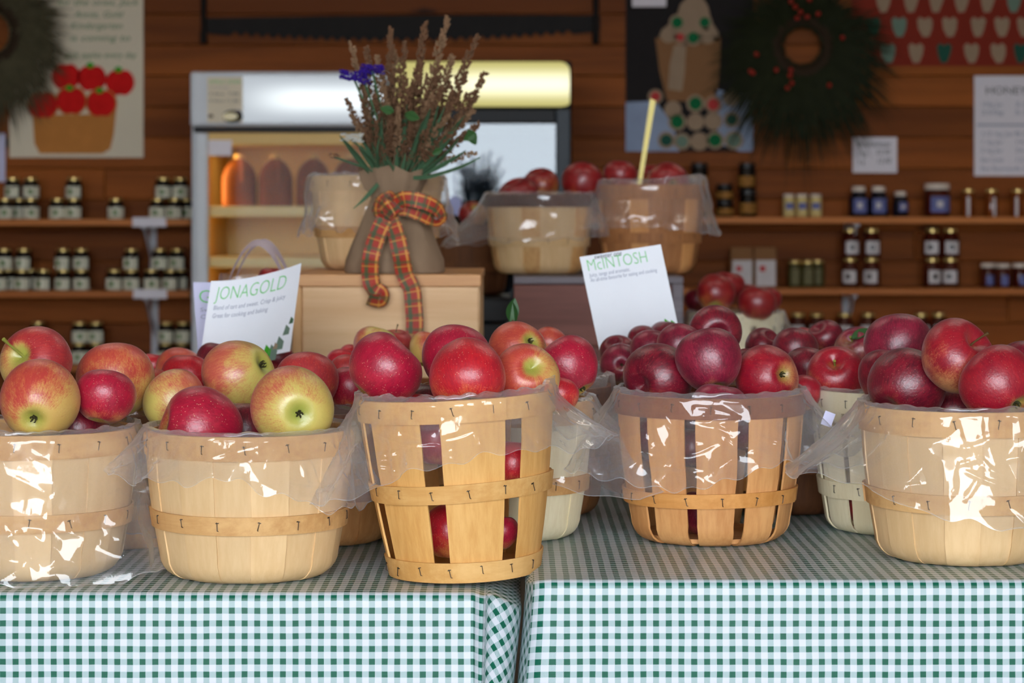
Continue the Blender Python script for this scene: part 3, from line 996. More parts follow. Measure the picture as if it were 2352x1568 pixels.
# ------------------------------------------------------------------ plastic liner bags hung over the rims
def crumple_field(U, V, spacing, seed):
    """piecewise linear field over scattered points: flat facets meeting in sharp creases"""
    r = np.random.default_rng(seed)
    u0, u1, v0, v1 = U.min() - 2 * spacing, U.max() + 2 * spacing, V.min() - 2 * spacing, V.max() + 2 * spacing
    nu, nv = max(2, int((u1 - u0) / spacing)), max(2, int((v1 - v0) / spacing))
    gx, gy = np.meshgrid(np.linspace(u0, u1, nu), np.linspace(v0, v1, nv))
    pts = np.stack([gx.ravel(), gy.ravel()], 1) + r.uniform(-0.48, 0.48, (nu * nv, 2)) * spacing
    val = r.uniform(0, 1, len(pts))
    res = delaunay_2d_cdt([Vector(p) for p in pts], [], [], 0, 1e-7, True)
    vs = np.array([list(p) for p in res[0]])
    orig = [o[0] if o else 0 for o in res[3]]
    vv = val[np.array(orig)]
    out = np.full(U.shape, 0.5)
    for tri in res[2]:
        a, b, c = vs[tri[0]], vs[tri[1]], vs[tri[2]]
        mn, mx = np.minimum(np.minimum(a, b), c), np.maximum(np.maximum(a, b), c)
        sel = (U >= mn[0]) & (U <= mx[0]) & (V >= mn[1]) & (V <= mx[1])
        if not sel.any():
            continue
        x, y = U[sel], V[sel]
        d = (b[1] - c[1]) * (a[0] - c[0]) + (c[0] - b[0]) * (a[1] - c[1])
        if abs(d) < 1e-14:
            continue
        l1 = ((b[1] - c[1]) * (x - c[0]) + (c[0] - b[0]) * (y - c[1])) / d
        l2 = ((c[1] - a[1]) * (x - c[0]) + (a[0] - c[0]) * (y - c[1])) / d
        l3 = 1 - l1 - l2
        ok = (l1 >= -1e-9) & (l2 >= -1e-9) & (l3 >= -1e-9)
        w = l1 * vv[tri[0]] + l2 * vv[tri[1]] + l3 * vv[tri[2]]
        o = out[sel]
        o[ok] = w[ok]
        out[sel] = o
    return out


def bag(key, label, ctrl, seed, amp=0.0075, nu=400, nv=66, hug=0.0, crest=0.006):
    """ctrl: list of (angle from the front in degrees, right positive; hang; flare; extra crest)"""
    b = BASKETS[key]
    k = b['kind']
    h = k['h']
    al = np.array([c[0] for c in ctrl], float)
    Lc = np.array([c[1] for c in ctrl], float)
    Fc = np.array([c[2] for c in ctrl], float) * 1.45
    Cc = np.array([c[3] if len(c) > 3 else 0.0 for c in ctrl], float)
    A = np.linspace(-180, 180, nu + 1)
    r = np.random.default_rng(seed)

    def wob(n, sc_):
        return sum(r.uniform(-1, 1) * np.sin(np.radians(A) * q + r.uniform(0, 6.28)) for q in n) * sc_
    L = np.interp(A, al, Lc) + wob((5, 7, 11, 17, 23), 0.0034)
    FL = np.maximum(0, np.interp(A, al, Fc) + wob((4, 6, 9, 13), 0.0028))
    CR = np.interp(A, al, Cc) + crest * (0.6 + 0.5 * np.abs(wob((3, 8, 13, 21), 0.5)))
    n_in = 6
    S = np.concatenate([np.linspace(-0.03, -0.002, n_in), np.linspace(0.0, 1.0, nv)])
    R = k['r_at'](h) + 0.0035
    UU, SS = np.meshgrid(np.radians(A) * R, S)
    LL = np.broadcast_to(L, UU.shape)
    D = np.where(SS > 0, SS * LL, SS)          # metres along the film past the crest
    big = crumple_field(UU, D, 0.034, seed)
    mid = crumple_field(UU + 0.3, D, 0.015, seed + 1)
    # sharp little fold lines pressed into the film
    ridge = np.zeros(UU.shape)
    rr_ = np.random.default_rng(seed + 5)
    for q in range(30 if nu > 200 else 10):
        u0, d0 = rr_.uniform(-1.5, 1.5) * R, rr_.uniform(0.0, 1.0) * float(L.mean())
        an, ln = rr_.uniform(0, math.pi), rr_.uniform(0.02, 0.065)
        bend = rr_.uniform(-0.35, 0.35)
        x, y = (UU - u0) * math.cos(an) + (D - d0) * math.sin(an), -(UU - u0) * math.sin(an) + (D - d0) * math.cos(an)
        y = y - bend * x * x / ln
        ridge += 0.0020 * np.exp(-(y / 0.0021) ** 2) * np.clip(1.2 - (2 * x / ln) ** 2, 0, 1) * (D > 0.004)
    v = []
    r_at = k['r_at']
    for j, s in enumerate(S):
        for i in range(nu + 1):
            a = math.radians(A[i] - 90.0)
            d = D[j, i]
            fold = (big[j, i] * 1.0 + mid[j, i] * 0.55) * amp * 1.7 + ridge[j, i]
            if d <= 0:
                q = (d + 0.03) / 0.03
                rr = r_at(h) - 0.0085 - 0.5 * fold * (1 - q) * 0.3 + 0.006 * q * q
                zz = h - 0.03 * (1 - q) + CR[i] * q
            else:
                t = d
                c = CR[i]
                if t < 0.014:
                    q = t / 0.014
                    rr = R - 0.0025 + 0.0025 * math.sin(q * math.pi / 2) + fold * 0.5 * q
                    zz = h + c * math.cos(q * math.pi / 2) - 0.004 * q
                else:
                    zz = h - 0.004 - (t - 0.014)
                    sN = (t - 0.014) / max(0.02, L[i] - 0.014)
                    base = R * (1 - hug) + hug * (r_at(max(0, zz)) + 0.005)
                    rr = base + FL[i] * sN ** 1.1 + fold * (0.45 + 0.9 * sN)
                    zz += 0.25 * FL[i] * sN ** 2
                rr = max(rr, r_at(max(0, min(h, zz))) + 0.0042)
            zz = max(zz, 0.0012 + 0.001 * mid[j, i])
            v.append((rr * math.cos(a), rr * math.sin(a), zz))
    f = []
    m = nu + 1
    for j in range(len(S) - 1):
        for i in range(nu):
            f.append((j * m + i, j * m + i + 1, (j + 1) * m + i + 1, (j + 1) * m + i))
    uvs = [(i / nu, max(0.0, s)) for s in S for i in range(nu + 1)]
    o = link('plastic_bag', mesh_from('plastic_bag', v, f, True, uvs), M['bag_film'], None, b['loc'], b['rot'])
    o.scale = b['scale']
    tag(o, label, 'plastic bag', 'clear bags lining the baskets')
    return o


bag('B1', 'clear film bag hanging to the cloth around the basket at the table end', [(-180, .13, .01), (-90, .16, .012), (-30, .164, .006), (10, .168, .004), (40, .17, .014), (60, .172, .032), (80, .165, .03), (180, .13, .01)], 3, 0.006, hug=0.85)
bag('B2', 'clear film bag folded over the basket of yellow apples', [(-180, .08, .015), (-95, .066, .028), (-75, .064, .026), (-45, .058, .012), (0, .056, .005), (25, .072, .005), (45, .086, .004), (70, .092, .003), (95, .09, .01), (180, .08, .015)], 5, 0.0062)
bag('B3', 'clear film bag flaring off the tall golden basket', [(-180, .08, .02), (-100, .115, .035), (-70, .125, .034), (-50, .118, .026), (-36, .10, .016), (-10, .072, .006), (30, .066, .008), (60, .074, .02), (85, .075, .034, .012), (110, .08, .03, .01), (180, .08, .02)], 8, 0.0075, crest=0.008)
bag('B4', 'clear film bag over the brown rim of the tan basket', [(-180, .08, .02), (-100, .105, .045), (-75, .112, .04), (-45, .106, .02), (-15, .112, .008), (10, .094, .006), (40, .078, .012), (75, .066, .03), (100, .08, .03), (180, .08, .02)], 21, 0.0075, crest=0.008)
bag('B5', 'clear film bag on the whitewashed basket', [(-180, .08, .01), (-70, .10, .016), (-20, .095, .01), (40, .09, .01), (180, .08, .01)], 34, 0.006, nu=140, nv=28)
bag('B6', 'clear film bag on the cream basket at the table corner', [(-180, .08, .02), (-105, .095, .046), (-75, .092, .044), (-50, .094, .024), (-20, .108, .006), (5, .124, .005), (40, .118, .006), (80, .1, .02), (180, .08, .02)], 77, 0.0075)
bag('B8', 'clear film bag with a long drooping corner on the off-white basket', [(-180, .08, .01), (-60, .07, .01), (20, .10, .02), (50, .128, .055), (75, .12, .062), (100, .08, .03), (180, .08, .01)], 41, 0.008, nu=150, nv=30)
bag('B9', 'clear film bag on the brown basket behind the off-white one', [(-180, .07, .012), (0, .07, .02), (70, .08, .03, .01), (180, .07, .012)], 44, 0.008, nu=110, nv=22, crest=.008)
bag('B12', 'clear film bag standing up on the basket under the sign', [(-180, .07, .012), (-80, .08, .03, .012), (0, .07, .02, .004), (180, .07, .012)], 45, 0.009, nu=120, nv=24, crest=.010)
bag('B10', 'clear film bag on the shaded brown basket', [(-180, .07, .012), (0, .10, .02), (180, .07, .012)], 46, 0.008, nu=110, nv=22)
bag('B11', 'clear film bag on the shaded basket between the pale ones', [(-180, .07, .012), (0, .10, .02), (180, .07, .012)], 47, 0.008, nu=110, nv=22)
bag('B7', 'clear film bag on the shaded basket behind the yellow apples', [(-180, .07, .012), (60, .07, .02, .008), (180, .07, .012)], 48, 0.008, nu=110, nv=22)
bag('B13', 'clear film bag with a wide loose side on the dark-rimmed basket', [(-180, .10, .01), (-120, .13, .05), (-85, .13, .055), (-50, .11, .02), (0, .10, .006), (45, .10, .01), (80, .09, .02), (180, .10, .01)], 51, 0.008, nu=130, nv=26)
bag('B14', 'clear film bag on the brown basket with the yellow stick', [(-180, .09, .01), (-70, .09, .015, .006), (0, .085, .006, .004), (60, .10, .008, .014), (90, .10, .010, .012), (180, .09, .004)], 52, 0.008, nu=130, nv=26, crest=.008)
bag('B15', 'clear film bag on the basket behind the burlap sack', [(-180, .10, .003), (-80, .105, .003), (0, .10, .002), (60, .11, .005), (90, .115, .006), (180, .10, .003)], 53, 0.008, nu=130, nv=26)
bag('B17', 'clear film bag on the small basket near the right-hand shelves', [(-180, .08, .01), (0, .07, .008), (70, .09, .02), (180, .08, .01)], 54, 0.007, nu=110, nv=22)


# ------------------------------------------------------------------ apples
def apple_mesh(seed, squat=0.9, lobe=0.02, shoulder=0.10):
    r = random.Random(seed)
    nt, na = 30, 44
    ph, ph2 = r.uniform(0, 6.28), r.uniform(0, 6.28)
    lean = r.uniform(-0.04, 0.04)
    sd, sw, bd, bw = r.uniform(0.28, 0.36), r.uniform(0.26, 0.31), r.uniform(0.19, 0.25), r.uniform(0.21, 0.26)
    v, f = [], []
    for j in range(nt + 1):
        t = math.pi * j / nt
        for i in range(na):
            a = 2 * math.pi * i / na
            low = max(0, -math.cos(t))
            rad = math.sin(t) ** 0.92 * (1 + shoulder * math.cos(t) - 0.02)
            rad *= 1 + lobe * low * math.cos(5 * a + ph) + 0.018 * math.cos(2 * a + ph2) + 0.012 * math.cos(3 * a + ph)
            z = squat * math.cos(t)
            z += sd * 0 - (sd * math.exp(-(rad / sw) ** 2) if t < math.pi / 2 else 0)
            z += bd * math.exp(-(rad / bw) ** 2) if t > math.pi / 2 else 0
            z += lean * rad * math.cos(a) + 0.02 * max(0, math.cos(t)) * math.cos(2 * a + ph)
            v.append((rad * math.cos(a), rad * math.sin(a), z))
    for j in range(nt):
        for i in range(na):
            k = (i + 1) % na
            f.append((j * na + i, (j + 1) * na + i, (j + 1) * na + k, j * na + k))
    return mesh_from('apple', v, f, True), squat - sd, -squat + bd


APPLES = [apple_mesh(1, 0.90, 0.025, 0.10), apple_mesh(2, 0.95, 0.03, 0.13), apple_mesh(3, 0.86, 0.02, 0.08), apple_mesh(4, 0.92, 0.015, 0.06), apple_mesh(5, 0.98, 0.035, 0.15)]
STEM = MB().tube([(0, 0, -0.05), (0.01, 0.0, 0.15), (0.05, 0.01, 0.36), (0.12, 0.03, 0.55)], [0.035, 0.026, 0.026, 0.042], 7).mesh('stem', True)
STEM_LONG = MB().tube([(0, 0, -0.05), (-0.01, 0.0, 0.25), (0.02, 0.01, 0.55), (0.09, 0.05, 0.80)], [0.045, 0.033, 0.032, 0.055], 7).mesh('stem', True)
STEM_SHORT = MB().tube([(0, 0, -0.05), (0.02, 0.0, 0.16), (0.05, 0.01, 0.34)], [0.04, 0.035, 0.05], 7).mesh('stem', True)


def calyx_mesh():
    m = MB()
    for k in range(5):
        a = 2 * math.pi * k / 5
        pts = [(0.02 * math.cos(a), 0.02 * math.sin(a), 0.02), (0.07 * math.cos(a + .1), 0.07 * math.sin(a + .1), -0.05), (0.085 * math.cos(a + .35), 0.085 * math.sin(a + .35), -0.12), (0.05 * math.cos(a + .6), 0.05 * math.sin(a + .6), -0.17)]
        m.tube(pts, [0.022, 0.024, 0.016, 0.005], 5)
    m.lathe([(0.001, -0.02), (0.05, -0.01), (0.055, 0.03)], 8, cap=False)
    return m.mesh('calyx', True)


CALYX = calyx_mesh()


def leaf_mesh(L=1.0, W=0.45, fold=0.25, curl=0.25, name='leaf'):
    v, f = [], []
    n = 9
    for i in range(n + 1):
        t = i / n
        w = W * math.sin(math.pi * min(1, t * 0.96 + 0.02)) ** 0.8 * (1.1 - 0.5 * t) * 0.6
        for q in (-1, -0.5, 0, 0.5, 1):
            v.append((q * w, L * t, fold * abs(q) * w + curl * t * t * L - 0.02 * (1 if q == 0 else 0)))
    for i in range(n):
        for q in range(4):
            f.append((i * 5 + q, i * 5 + q + 1, i * 5 + q + 6, i * 5 + q + 5))
    return mesh_from(name, v, f, True)


LEAF = leaf_mesh(1.0, 0.62, 0.35, 0.2)

PAL = {  # skin, second skin tone, ground colour, streakiness, dots, pole strength
    'jona': ((190, 58, 54), (160, 40, 50), (202, 166, 92), 0.85, 0.35, 0.75),
    'orange': ((204, 90, 62), (184, 60, 54), (206, 164, 92), 0.8, 0.35, 0.7),
    'gold': ((204, 116, 78), (186, 82, 68), (202, 184, 98), 0.75, 0.15, 0.9),
    'crimson': ((184, 24, 56), (150, 14, 46), (206, 150, 76), 0.5, 0.55, 0.35),
    'scarlet': ((202, 32, 42), (170, 18, 40), (214, 140, 72), 0.55, 0.5, 0.55),
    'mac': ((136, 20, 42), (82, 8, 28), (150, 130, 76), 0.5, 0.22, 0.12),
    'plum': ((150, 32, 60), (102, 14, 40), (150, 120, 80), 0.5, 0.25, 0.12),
    'macred': ((168, 24, 40), (136, 12, 36), (196, 130, 92), 0.5, 0.25, 0.35),
    'far': ((150, 22, 26), (120, 12, 22), (190, 120, 60), 0.7, 0.15, 0.4),
}

# px, py, radius px, depth Y, palette, cover, (pole kind, direction), sunny direction, parts, label
S_, C_ = 's', 'c'
AP = [
    # --- basket B1
    (86, 833, 87, 2.47, 'jona', .62, S_, (-.40, -.80, .30), (.5, -.2, .6), 'L', 'big striped apple with a long green stem pointing to the frame edge'),
    (90, 922, 96, 2.385, 'orange', .42, C_, (.02, -.88, -.42), (-.5, -.1, .8), 'c', 'orange-flushed apple with a dark calyx facing out, low in the film-wrapped basket'),
    (241, 910, 74, 2.40, 'crimson', .95, S_, (.2, .3, .95), (0, 0, 1), '', 'smooth crimson apple at the right rim of the film-wrapped basket'),
    (266, 872, 93, 2.50, 'orange', .52, S_, (-.2, .4, .9), (-.2, 0, 1), '', 'large orange-streaked apple behind the crimson one, left pair of baskets'),
    (352, 905, 58, 2.60, 'orange', .60, S_, (.2, .5, .8), (0, 0, 1), '', 'sliver of an orange-red apple between the two pale baskets'),
    # --- B11 / B22
    (414, 853, 60, 3.05, 'orange', .58, S_, (.3, .4, .9), (0, 0, 1), '', 'small orange apple with a bright top edge left of the curled sign'),
    (428, 868, 60, 2.82, 'scarlet', .90, S_, (.1, .2, .95), (0, 0, 1), '', 'small red apple in front of the small orange one left of the curled sign'),
    (352, 842, 36, 3.12, 'scarlet', .85, S_, (.1, .2, .95), (0, 0, 1), '', 'red apple scrap peeping past the large orange-streaked one'),
    (492, 824, 42, 3.00, 'mac', .85, S_, (.1, .2, .95), (0, 0, 1), '', 'dark red apple under the bottom corner of the curled sign'),
    (628, 822, 46, 3.22, 'mac', .95, S_, (.55, -.1, .75), (0, 0, 1), 's', 'dark apple with a thin stem in front of the pine box corner'),
    # --- B2
    (403, 922, 76, 2.42, 'gold', .40, S_, (-.6, .5, .5), (.7, -.1, .7), '', 'greenish apple with a red cheek at the left of its basket'),
    (461, 990, 104, 2.41, 'crimson', .92, S_, (-.90, -.28, .25), (.5, 0, .6), '', 'wide deep pink apple low at the rim, freckled with pale dots'),
    (551, 864, 92, 2.475, 'gold', .34, C_, (.80, -.42, .42), (-.5, -.3, .2), 'c', 'golden apple with faint red streaks topping the pile under the curled sign'),
    (672, 936, 99, 2.375, 'gold', .36, C_, (.28, -.95, -.10), (-.62, .1, .72), 'c', 'yellow-green apple with a star calyx facing out and a red shoulder'),
    (702, 882, 76, 2.56, 'jona', .82, S_, (.1, .5, .85), (0, .2, .9), '', 'dotted red apple behind the yellow-green one with the star calyx'),
    # --- B7 / B21
    (806, 893, 57, 2.62, 'crimson', .90, S_, (.2, .3, .9), (0, 0, 1), '', 'red apple squeezed between yellow-green and big crimson apples'),
    (798, 858, 46, 2.74, 'jona', .75, S_, (.2, .4, .9), (0, 0, 1), '', 'red-brown apple with a shiny rim above the squeezed red one'),
    (786, 836, 40, 3.03, 'scarlet', .85, S_, (.2, .4, .9), (0, 0, 1), '', 'small red apple with a lit edge before the pine box'),
    (808, 822, 34, 3.06, 'scarlet', .9, S_, (.2, .4, .9), (0, 0, 1), '', 'topmost red sliver of the small apples before the pine box'),
    (862, 800, 52, 3.02, 'gold', .34, S_, (.2, .3, .9), (-.7, -.1, .1), '', 'green-topped apple before the pine box under the ribbon tail'),
    (906, 796, 46, 3.12, 'jona', .70, S_, (.05, -.1, .97), (0, 0, 1), 's', 'apple with an upright green stem under the ribbon tail'),
    (982, 803, 44, 3.05, 'orange', .45, S_, (.2, .3, .9), (.5, 0, .5), '', 'pale orange apple between two crimson ones, under the long ribbon'),
    # --- B3
    (883, 848, 91, 2.40, 'crimson', .95, C_, (-.68, -.18, -.70), (.2, -.2, .9), '', 'big crimson apple at the left rim of the tall golden basket'),
    (1047, 822, 82, 2.47, 'crimson', .98, S_, (.2, .6, .8), (0, 0, 1), '', 'crimson apple highest on the tall golden basket'),
    (1073, 859, 90, 2.375, 'scarlet', .78, S_, (.10, -.52, -.84), (0, -.2, .8), 't', 'bright red apple hanging its stem over the rim of the tall golden basket'),
    (1208, 866, 78, 2.405, 'orange', .66, S_, (.22, -.84, .46), (-.7, -.2, .1), '', 'pinkish apple with a green stem hollow facing out'),
    (1304, 844, 75, 2.58, 'crimson', .92, C_, (.55, -.32, -.78), (-.2, -.2, .9), 'c', 'round red apple with a green underside right of the pinkish one'),
    (1190, 803, 71, 2.62, 'orange', .70, C_, (.52, -.72, .42), (-.6, -.1, .5), 'c', 'orange-red apple with a green calyx hollow on its side'),
    (1262, 790, 42, 2.80, 'orange', .72, S_, (.2, .5, .8), (0, 0, 1), '', 'orange-red apple scrap behind the one with the calyx hollow'),
    (940, 960, 66, 2.415, 'scarlet', .72, S_, (.1, .1, .98), (0, 0, 1), '', 'red apple crown just above the rim of the tall golden basket'),
    (1280, 908, 50, 2.47, 'scarlet', .75, S_, (.3, .2, .9), (0, 0, 1), '', 'orange-red apple edge inside the film at the tall basket side'),
    # --- B12
    (1420, 812, 44, 3.03, 'mac', .98, S_, (-.25, -.6, .75), (0, 0, 1), '', 'dark apple at the lower edge of the leaning sign'),
    (1424, 834, 47, 2.93, 'plum', .92, C_, (.05, -1, -.05), (0, 0, 1), 'c', 'small plum-red apple with its calyx facing straight out'),
    (1476, 780, 36, 3.10, 'mac', .95, S_, (.2, .4, .9), (0, 0, 1), '', 'dark apple touching the sign above its fellow at the sign edge'),
    (1529, 778, 41, 3.12, 'mac', .95, S_, (.2, .4, .9), (0, 0, 1), '', 'dark apple scrap right under the printed leaf of the sign'),
    (1500, 808, 56, 2.90, 'plum', .95, S_, (.2, .4, .9), (0, 0, 1), '', 'plum apple with a lit slanting edge behind the glossy front one'),
    (1562, 798, 58, 2.80, 'plum', .95, S_, (.2, .4, .9), (0, 0, 1), '', 'plum apple behind and left of the round plum one'),
    (1641, 761, 64, 2.80, 'mac', .95, S_, (.12, -.95, -.08), (0, 0, 1), '', 'dark apple crowning the tan basket with a deep stem hollow'),
    # --- B4
    (1514, 866, 84, 2.555, 'mac', .98, S_, (-.66, -.70, -.22), (0, 0, 1), '', 'glossy dark red apple at the left of the tan basket'),
    (1630, 828, 77, 2.60, 'plum', .99, S_, (-.2, .5, .85), (0, 0, 1), '', 'round plum-red apple with a hazy bloom above the tan basket'),
    (1764, 866, 77, 2.57, 'macred', .82, C_, (.45, -.88, .16), (-.7, -.2, .1), 'c', 'bright red apple with a pale calyx hollow in the tan basket'),
    (1652, 944, 68, 2.545, 'plum', .95, S_, (.1, .2, .98), (0, 0, 1), '', 'plum apple sunk at the rim of the tan basket'),
    (1724, 838, 46, 2.72, 'mac', .95, S_, (.1, .2, .98), (0, 0, 1), '', 'dark apple in the gap between round plum and bright red apples'),
    # --- B10 / B19
    (1752, 795, 44, 3.00, 'mac', .95, S_, (.45, -.55, .6), (0, 0, 1), '', 'dark apple beside the small basket near the shelves'),
    (1826, 806, 54, 2.93, 'mac', .95, S_, (.2, .4, .9), (0, 0, 1), '', 'dark apple with a sloping lit shoulder behind the bright red one'),
    (1848, 788, 40, 3.12, 'macred', .9, S_, (.2, .4, .9), (0, 0, 1), '', 'red apple scrap under the right-hand shelf bracket'),
    (1897, 777, 43, 3.04, 'mac', .9, S_, (-.5, -.35, .7), (0, 0, 1), '', 'dark apple with its stem hollow turned aside, back right row'),
    (1856, 850, 60, 2.76, 'mac', .99, S_, (.2, .4, .9), (0, 0, 1), '', 'very dark apple behind the one with the stub stem'),
    (1846, 902, 44, 2.67, 'macred', .9, S_, (.2, .4, .9), (0, 0, 1), '', 'red sliver of an apple left of the one with the stub stem'),
    (1921, 864, 69, 2.64, 'macred', .88, S_, (-.18, -.72, .60), (.4, -.1, .6), 'h', 'red apple with a stub stem facing out on the whitewashed basket'),
    (1970, 802, 54, 2.98, 'plum', .70, S_, (-.42, -.55, .55), (.4, 0, .6), 'hl', 'pinkish apple with a green leaf on its stem'),
    # --- B6
    (2063, 796, 79, 2.55, 'plum', .97, S_, (.1, .5, .85), (0, 0, 1), '', 'big plum apple at the top back of the cream basket'),
    (2198, 820, 92, 2.46, 'macred', .74, S_, (.50, -.58, .58), (.1, 0, .4), 's', 'red and yellow apple with a stem in its deep hollow'),
    (2081, 886, 92, 2.425, 'mac', .99, C_, (-.60, -.55, -.55), (0, 0, 1), '', 'very dark glossy apple low at the front of the cream basket'),
    (2036, 868, 66, 2.52, 'mac', .97, S_, (.2, .4, .9), (0, 0, 1), '', 'dark apple half behind the very dark glossy one'),
    (2293, 882, 91, 2.40, 'macred', .88, C_, (.48, -.62, -.62), (-.2, -.2, .9), 'c', 'bright red apple with a calyx at the frame edge over the cream basket'),
    (2352, 850, 68, 2.52, 'mac', .92, S_, (.2, .4, .9), (0, 0, 1), '', 'dark red apple cut by the frame behind the bright red one'),
    # --- far baskets
    (1190, 450, 48, 4.55, 'far', .88, S_, (-.3, -.3, .9), (0, 0, 1), '', 'red apple at the left of the dark-rimmed basket'),
    (1243, 426, 44, 4.68, 'far', .62, S_, (-.2, -.3, .9), (0, 0, 1), '', 'paler streaked apple in the middle of the dark-rimmed basket'),
    (1337, 420, 49, 4.60, 'far', .92, S_, (.2, .3, .9), (0, 0, 1), '', 'red apple at the right of the dark-rimmed basket'),
    (1424, 403, 40, 4.62, 'far', .88, S_, (.1, .1, .95), (0, 0, 1), '', 'red apple left of the yellow stick'),
    (1500, 414, 40, 4.69, 'far', .55, S_, (.1, .1, .95), (0, 0, 1), '', 'orange-red apple partly behind the yellow stick'),
    (1535, 419, 49, 4.58, 'far', .82, C_, (.2, -.95, -.1), (0, 0, 1), 'c', 'red apple with its calyx out, right of the yellow stick'),
    (1440, 448, 36, 4.54, 'far', .95, S_, (.1, .1, .95), (0, 0, 1), '', 'dark red apple low in the brown basket before the yellow stick'),
    (822, 440, 38, 3.80, 'far', .95, S_, (.1, .1, .95), (0, 0, 1), '', 'dark red apple left of the burlap sack neck'),
    (783, 462, 30, 3.80, 'far', .70, S_, (.1, .1, .95), (0, 0, 1), '', 'orange-edged apple at the rim left of the burlap sack'),
    (1004, 505, 32, 4.97, 'far', .75, S_, (.1, .1, .95), (0, 0, 1), '', 'orange-red apple just past the right loop of the bow'),
    (1086, 494, 34, 4.97, 'far', .58, S_, (.25, -.6, .6), (-.6, 0, .2), '', 'red and green apple on the dark brown basket in the gap'),
    (1644, 674, 47, 4.53, 'far', .85, C_, (-.1, -.7, -.7), (.2, 0, .8), '', 'red apple at the front of the small whitewashed basket'),
    (1670, 662, 41, 4.63, 'far', .95, S_, (.1, .1, .95), (0, 0, 1), '', 'dark red apple highest on the small whitewashed basket'),
    (1738, 697, 46, 4.53, 'far', .92, S_, (.1, .1, .95), (0, 0, 1), '', 'red apple at the right front of the small whitewashed basket'),
    (1764, 690, 32, 4.62, 'far', .92, S_, (.1, .1, .95), (0, 0, 1), '', 'red apple at the right rim of the small whitewashed basket'),
    (1603, 690, 32, 4.60, 'mac', .98, S_, (.1, .1, .95), (0, 0, 1), '', 'blackish apple at the left rim of the small whitewashed basket'),
    (1716, 678, 30, 4.68, 'far', .50, S_, (.1, .1, .95), (0, 0, 1), '', 'orange apple sliver at the back of the small whitewashed basket'),
    (622, 642, 30, 3.46, 'far', .98, S_, (.1, .1, .95), (0, 0, 1), '', 'deep red apple under the looped bag handles'),
    (655, 692, 30, 3.52, 'far', .92, S_, (.1, .1, .95), (0, 0, 1), '', 'red apple between the curled sign and the pine box'),
    # --- extra apples added to keep the gaps of the front baskets dark
    (562, 1000, 86, 2.46, 'mac', .95, S_, (.1, .1, .95), (0, 0, 1), '', 'added dark apple filling the gap between the deep pink and the yellow-green one'),
    (172, 990, 80, 2.46, 'mac', .95, S_, (.1, .1, .95), (0, 0, 1), '', 'added dark apple filling a gap in the film-wrapped basket'),
    (985, 945, 74, 2.47, 'mac', .95, S_, (.1, .1, .95), (0, 0, 1), '', 'added dark apple in the gap between the two front apples of the tall basket'),
    (1580, 960, 70, 2.63, 'mac', .95, S_, (.1, .1, .95), (0, 0, 1), '', 'added dark apple filling the gap between the glossy and the round plum one'),
    (2196, 955, 80, 2.50, 'mac', .98, S_, (.1, .1, .95), (0, 0, 1), '', 'added dark apple filling the gap of the cream basket'),
    # --- apples seen between the slats
    (1006, 1010, 66, 2.42, 'crimson', .95, S_, (.1, .1, .95), (0, 0, 1), '', 'red apple behind the upper left slot of the tall golden basket'),
    (1176, 1068, 70, 2.41, 'scarlet', .85, S_, (.1, .1, .95), (0, 0, 1), '', 'red apple behind the upper right slot of the tall golden basket'),
    (1040, 1222, 72, 2.415, 'scarlet', .80, S_, (.1, .1, .95), (0, 0, 1), '', 'red apple behind the lower left slot of the tall golden basket'),
    (1150, 1222, 42, 2.405, 'crimson', .9, S_, (.1, .1, .95), (0, 0, 1), '', 'red apple behind the lower right slot of the tall golden basket'),
    (1614, 1182, 62, 2.60, 'plum', .9, S_, (.1, .1, .95), (0, 0, 1), '', 'plum apple behind the low middle slot of the tan basket'),
    (1712, 985, 58, 2.60, 'plum', .9, S_, (.1, .1, .95), (0, 0, 1), '', 'plum apple behind the right slot of the tan basket'),
    (1500, 1000, 56, 2.60, 'plum', .9, S_, (.1, .1, .95), (0, 0, 1), '', 'plum apple behind the left slot of the tan basket'),
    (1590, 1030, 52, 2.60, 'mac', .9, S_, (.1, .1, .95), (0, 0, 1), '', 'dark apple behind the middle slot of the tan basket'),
    (1990, 1168, 46, 2.66, 'macred', .9, S_, (.1, .1, .95), (0, 0, 1), '', 'red apple behind the slot of the whitewashed basket'),
]

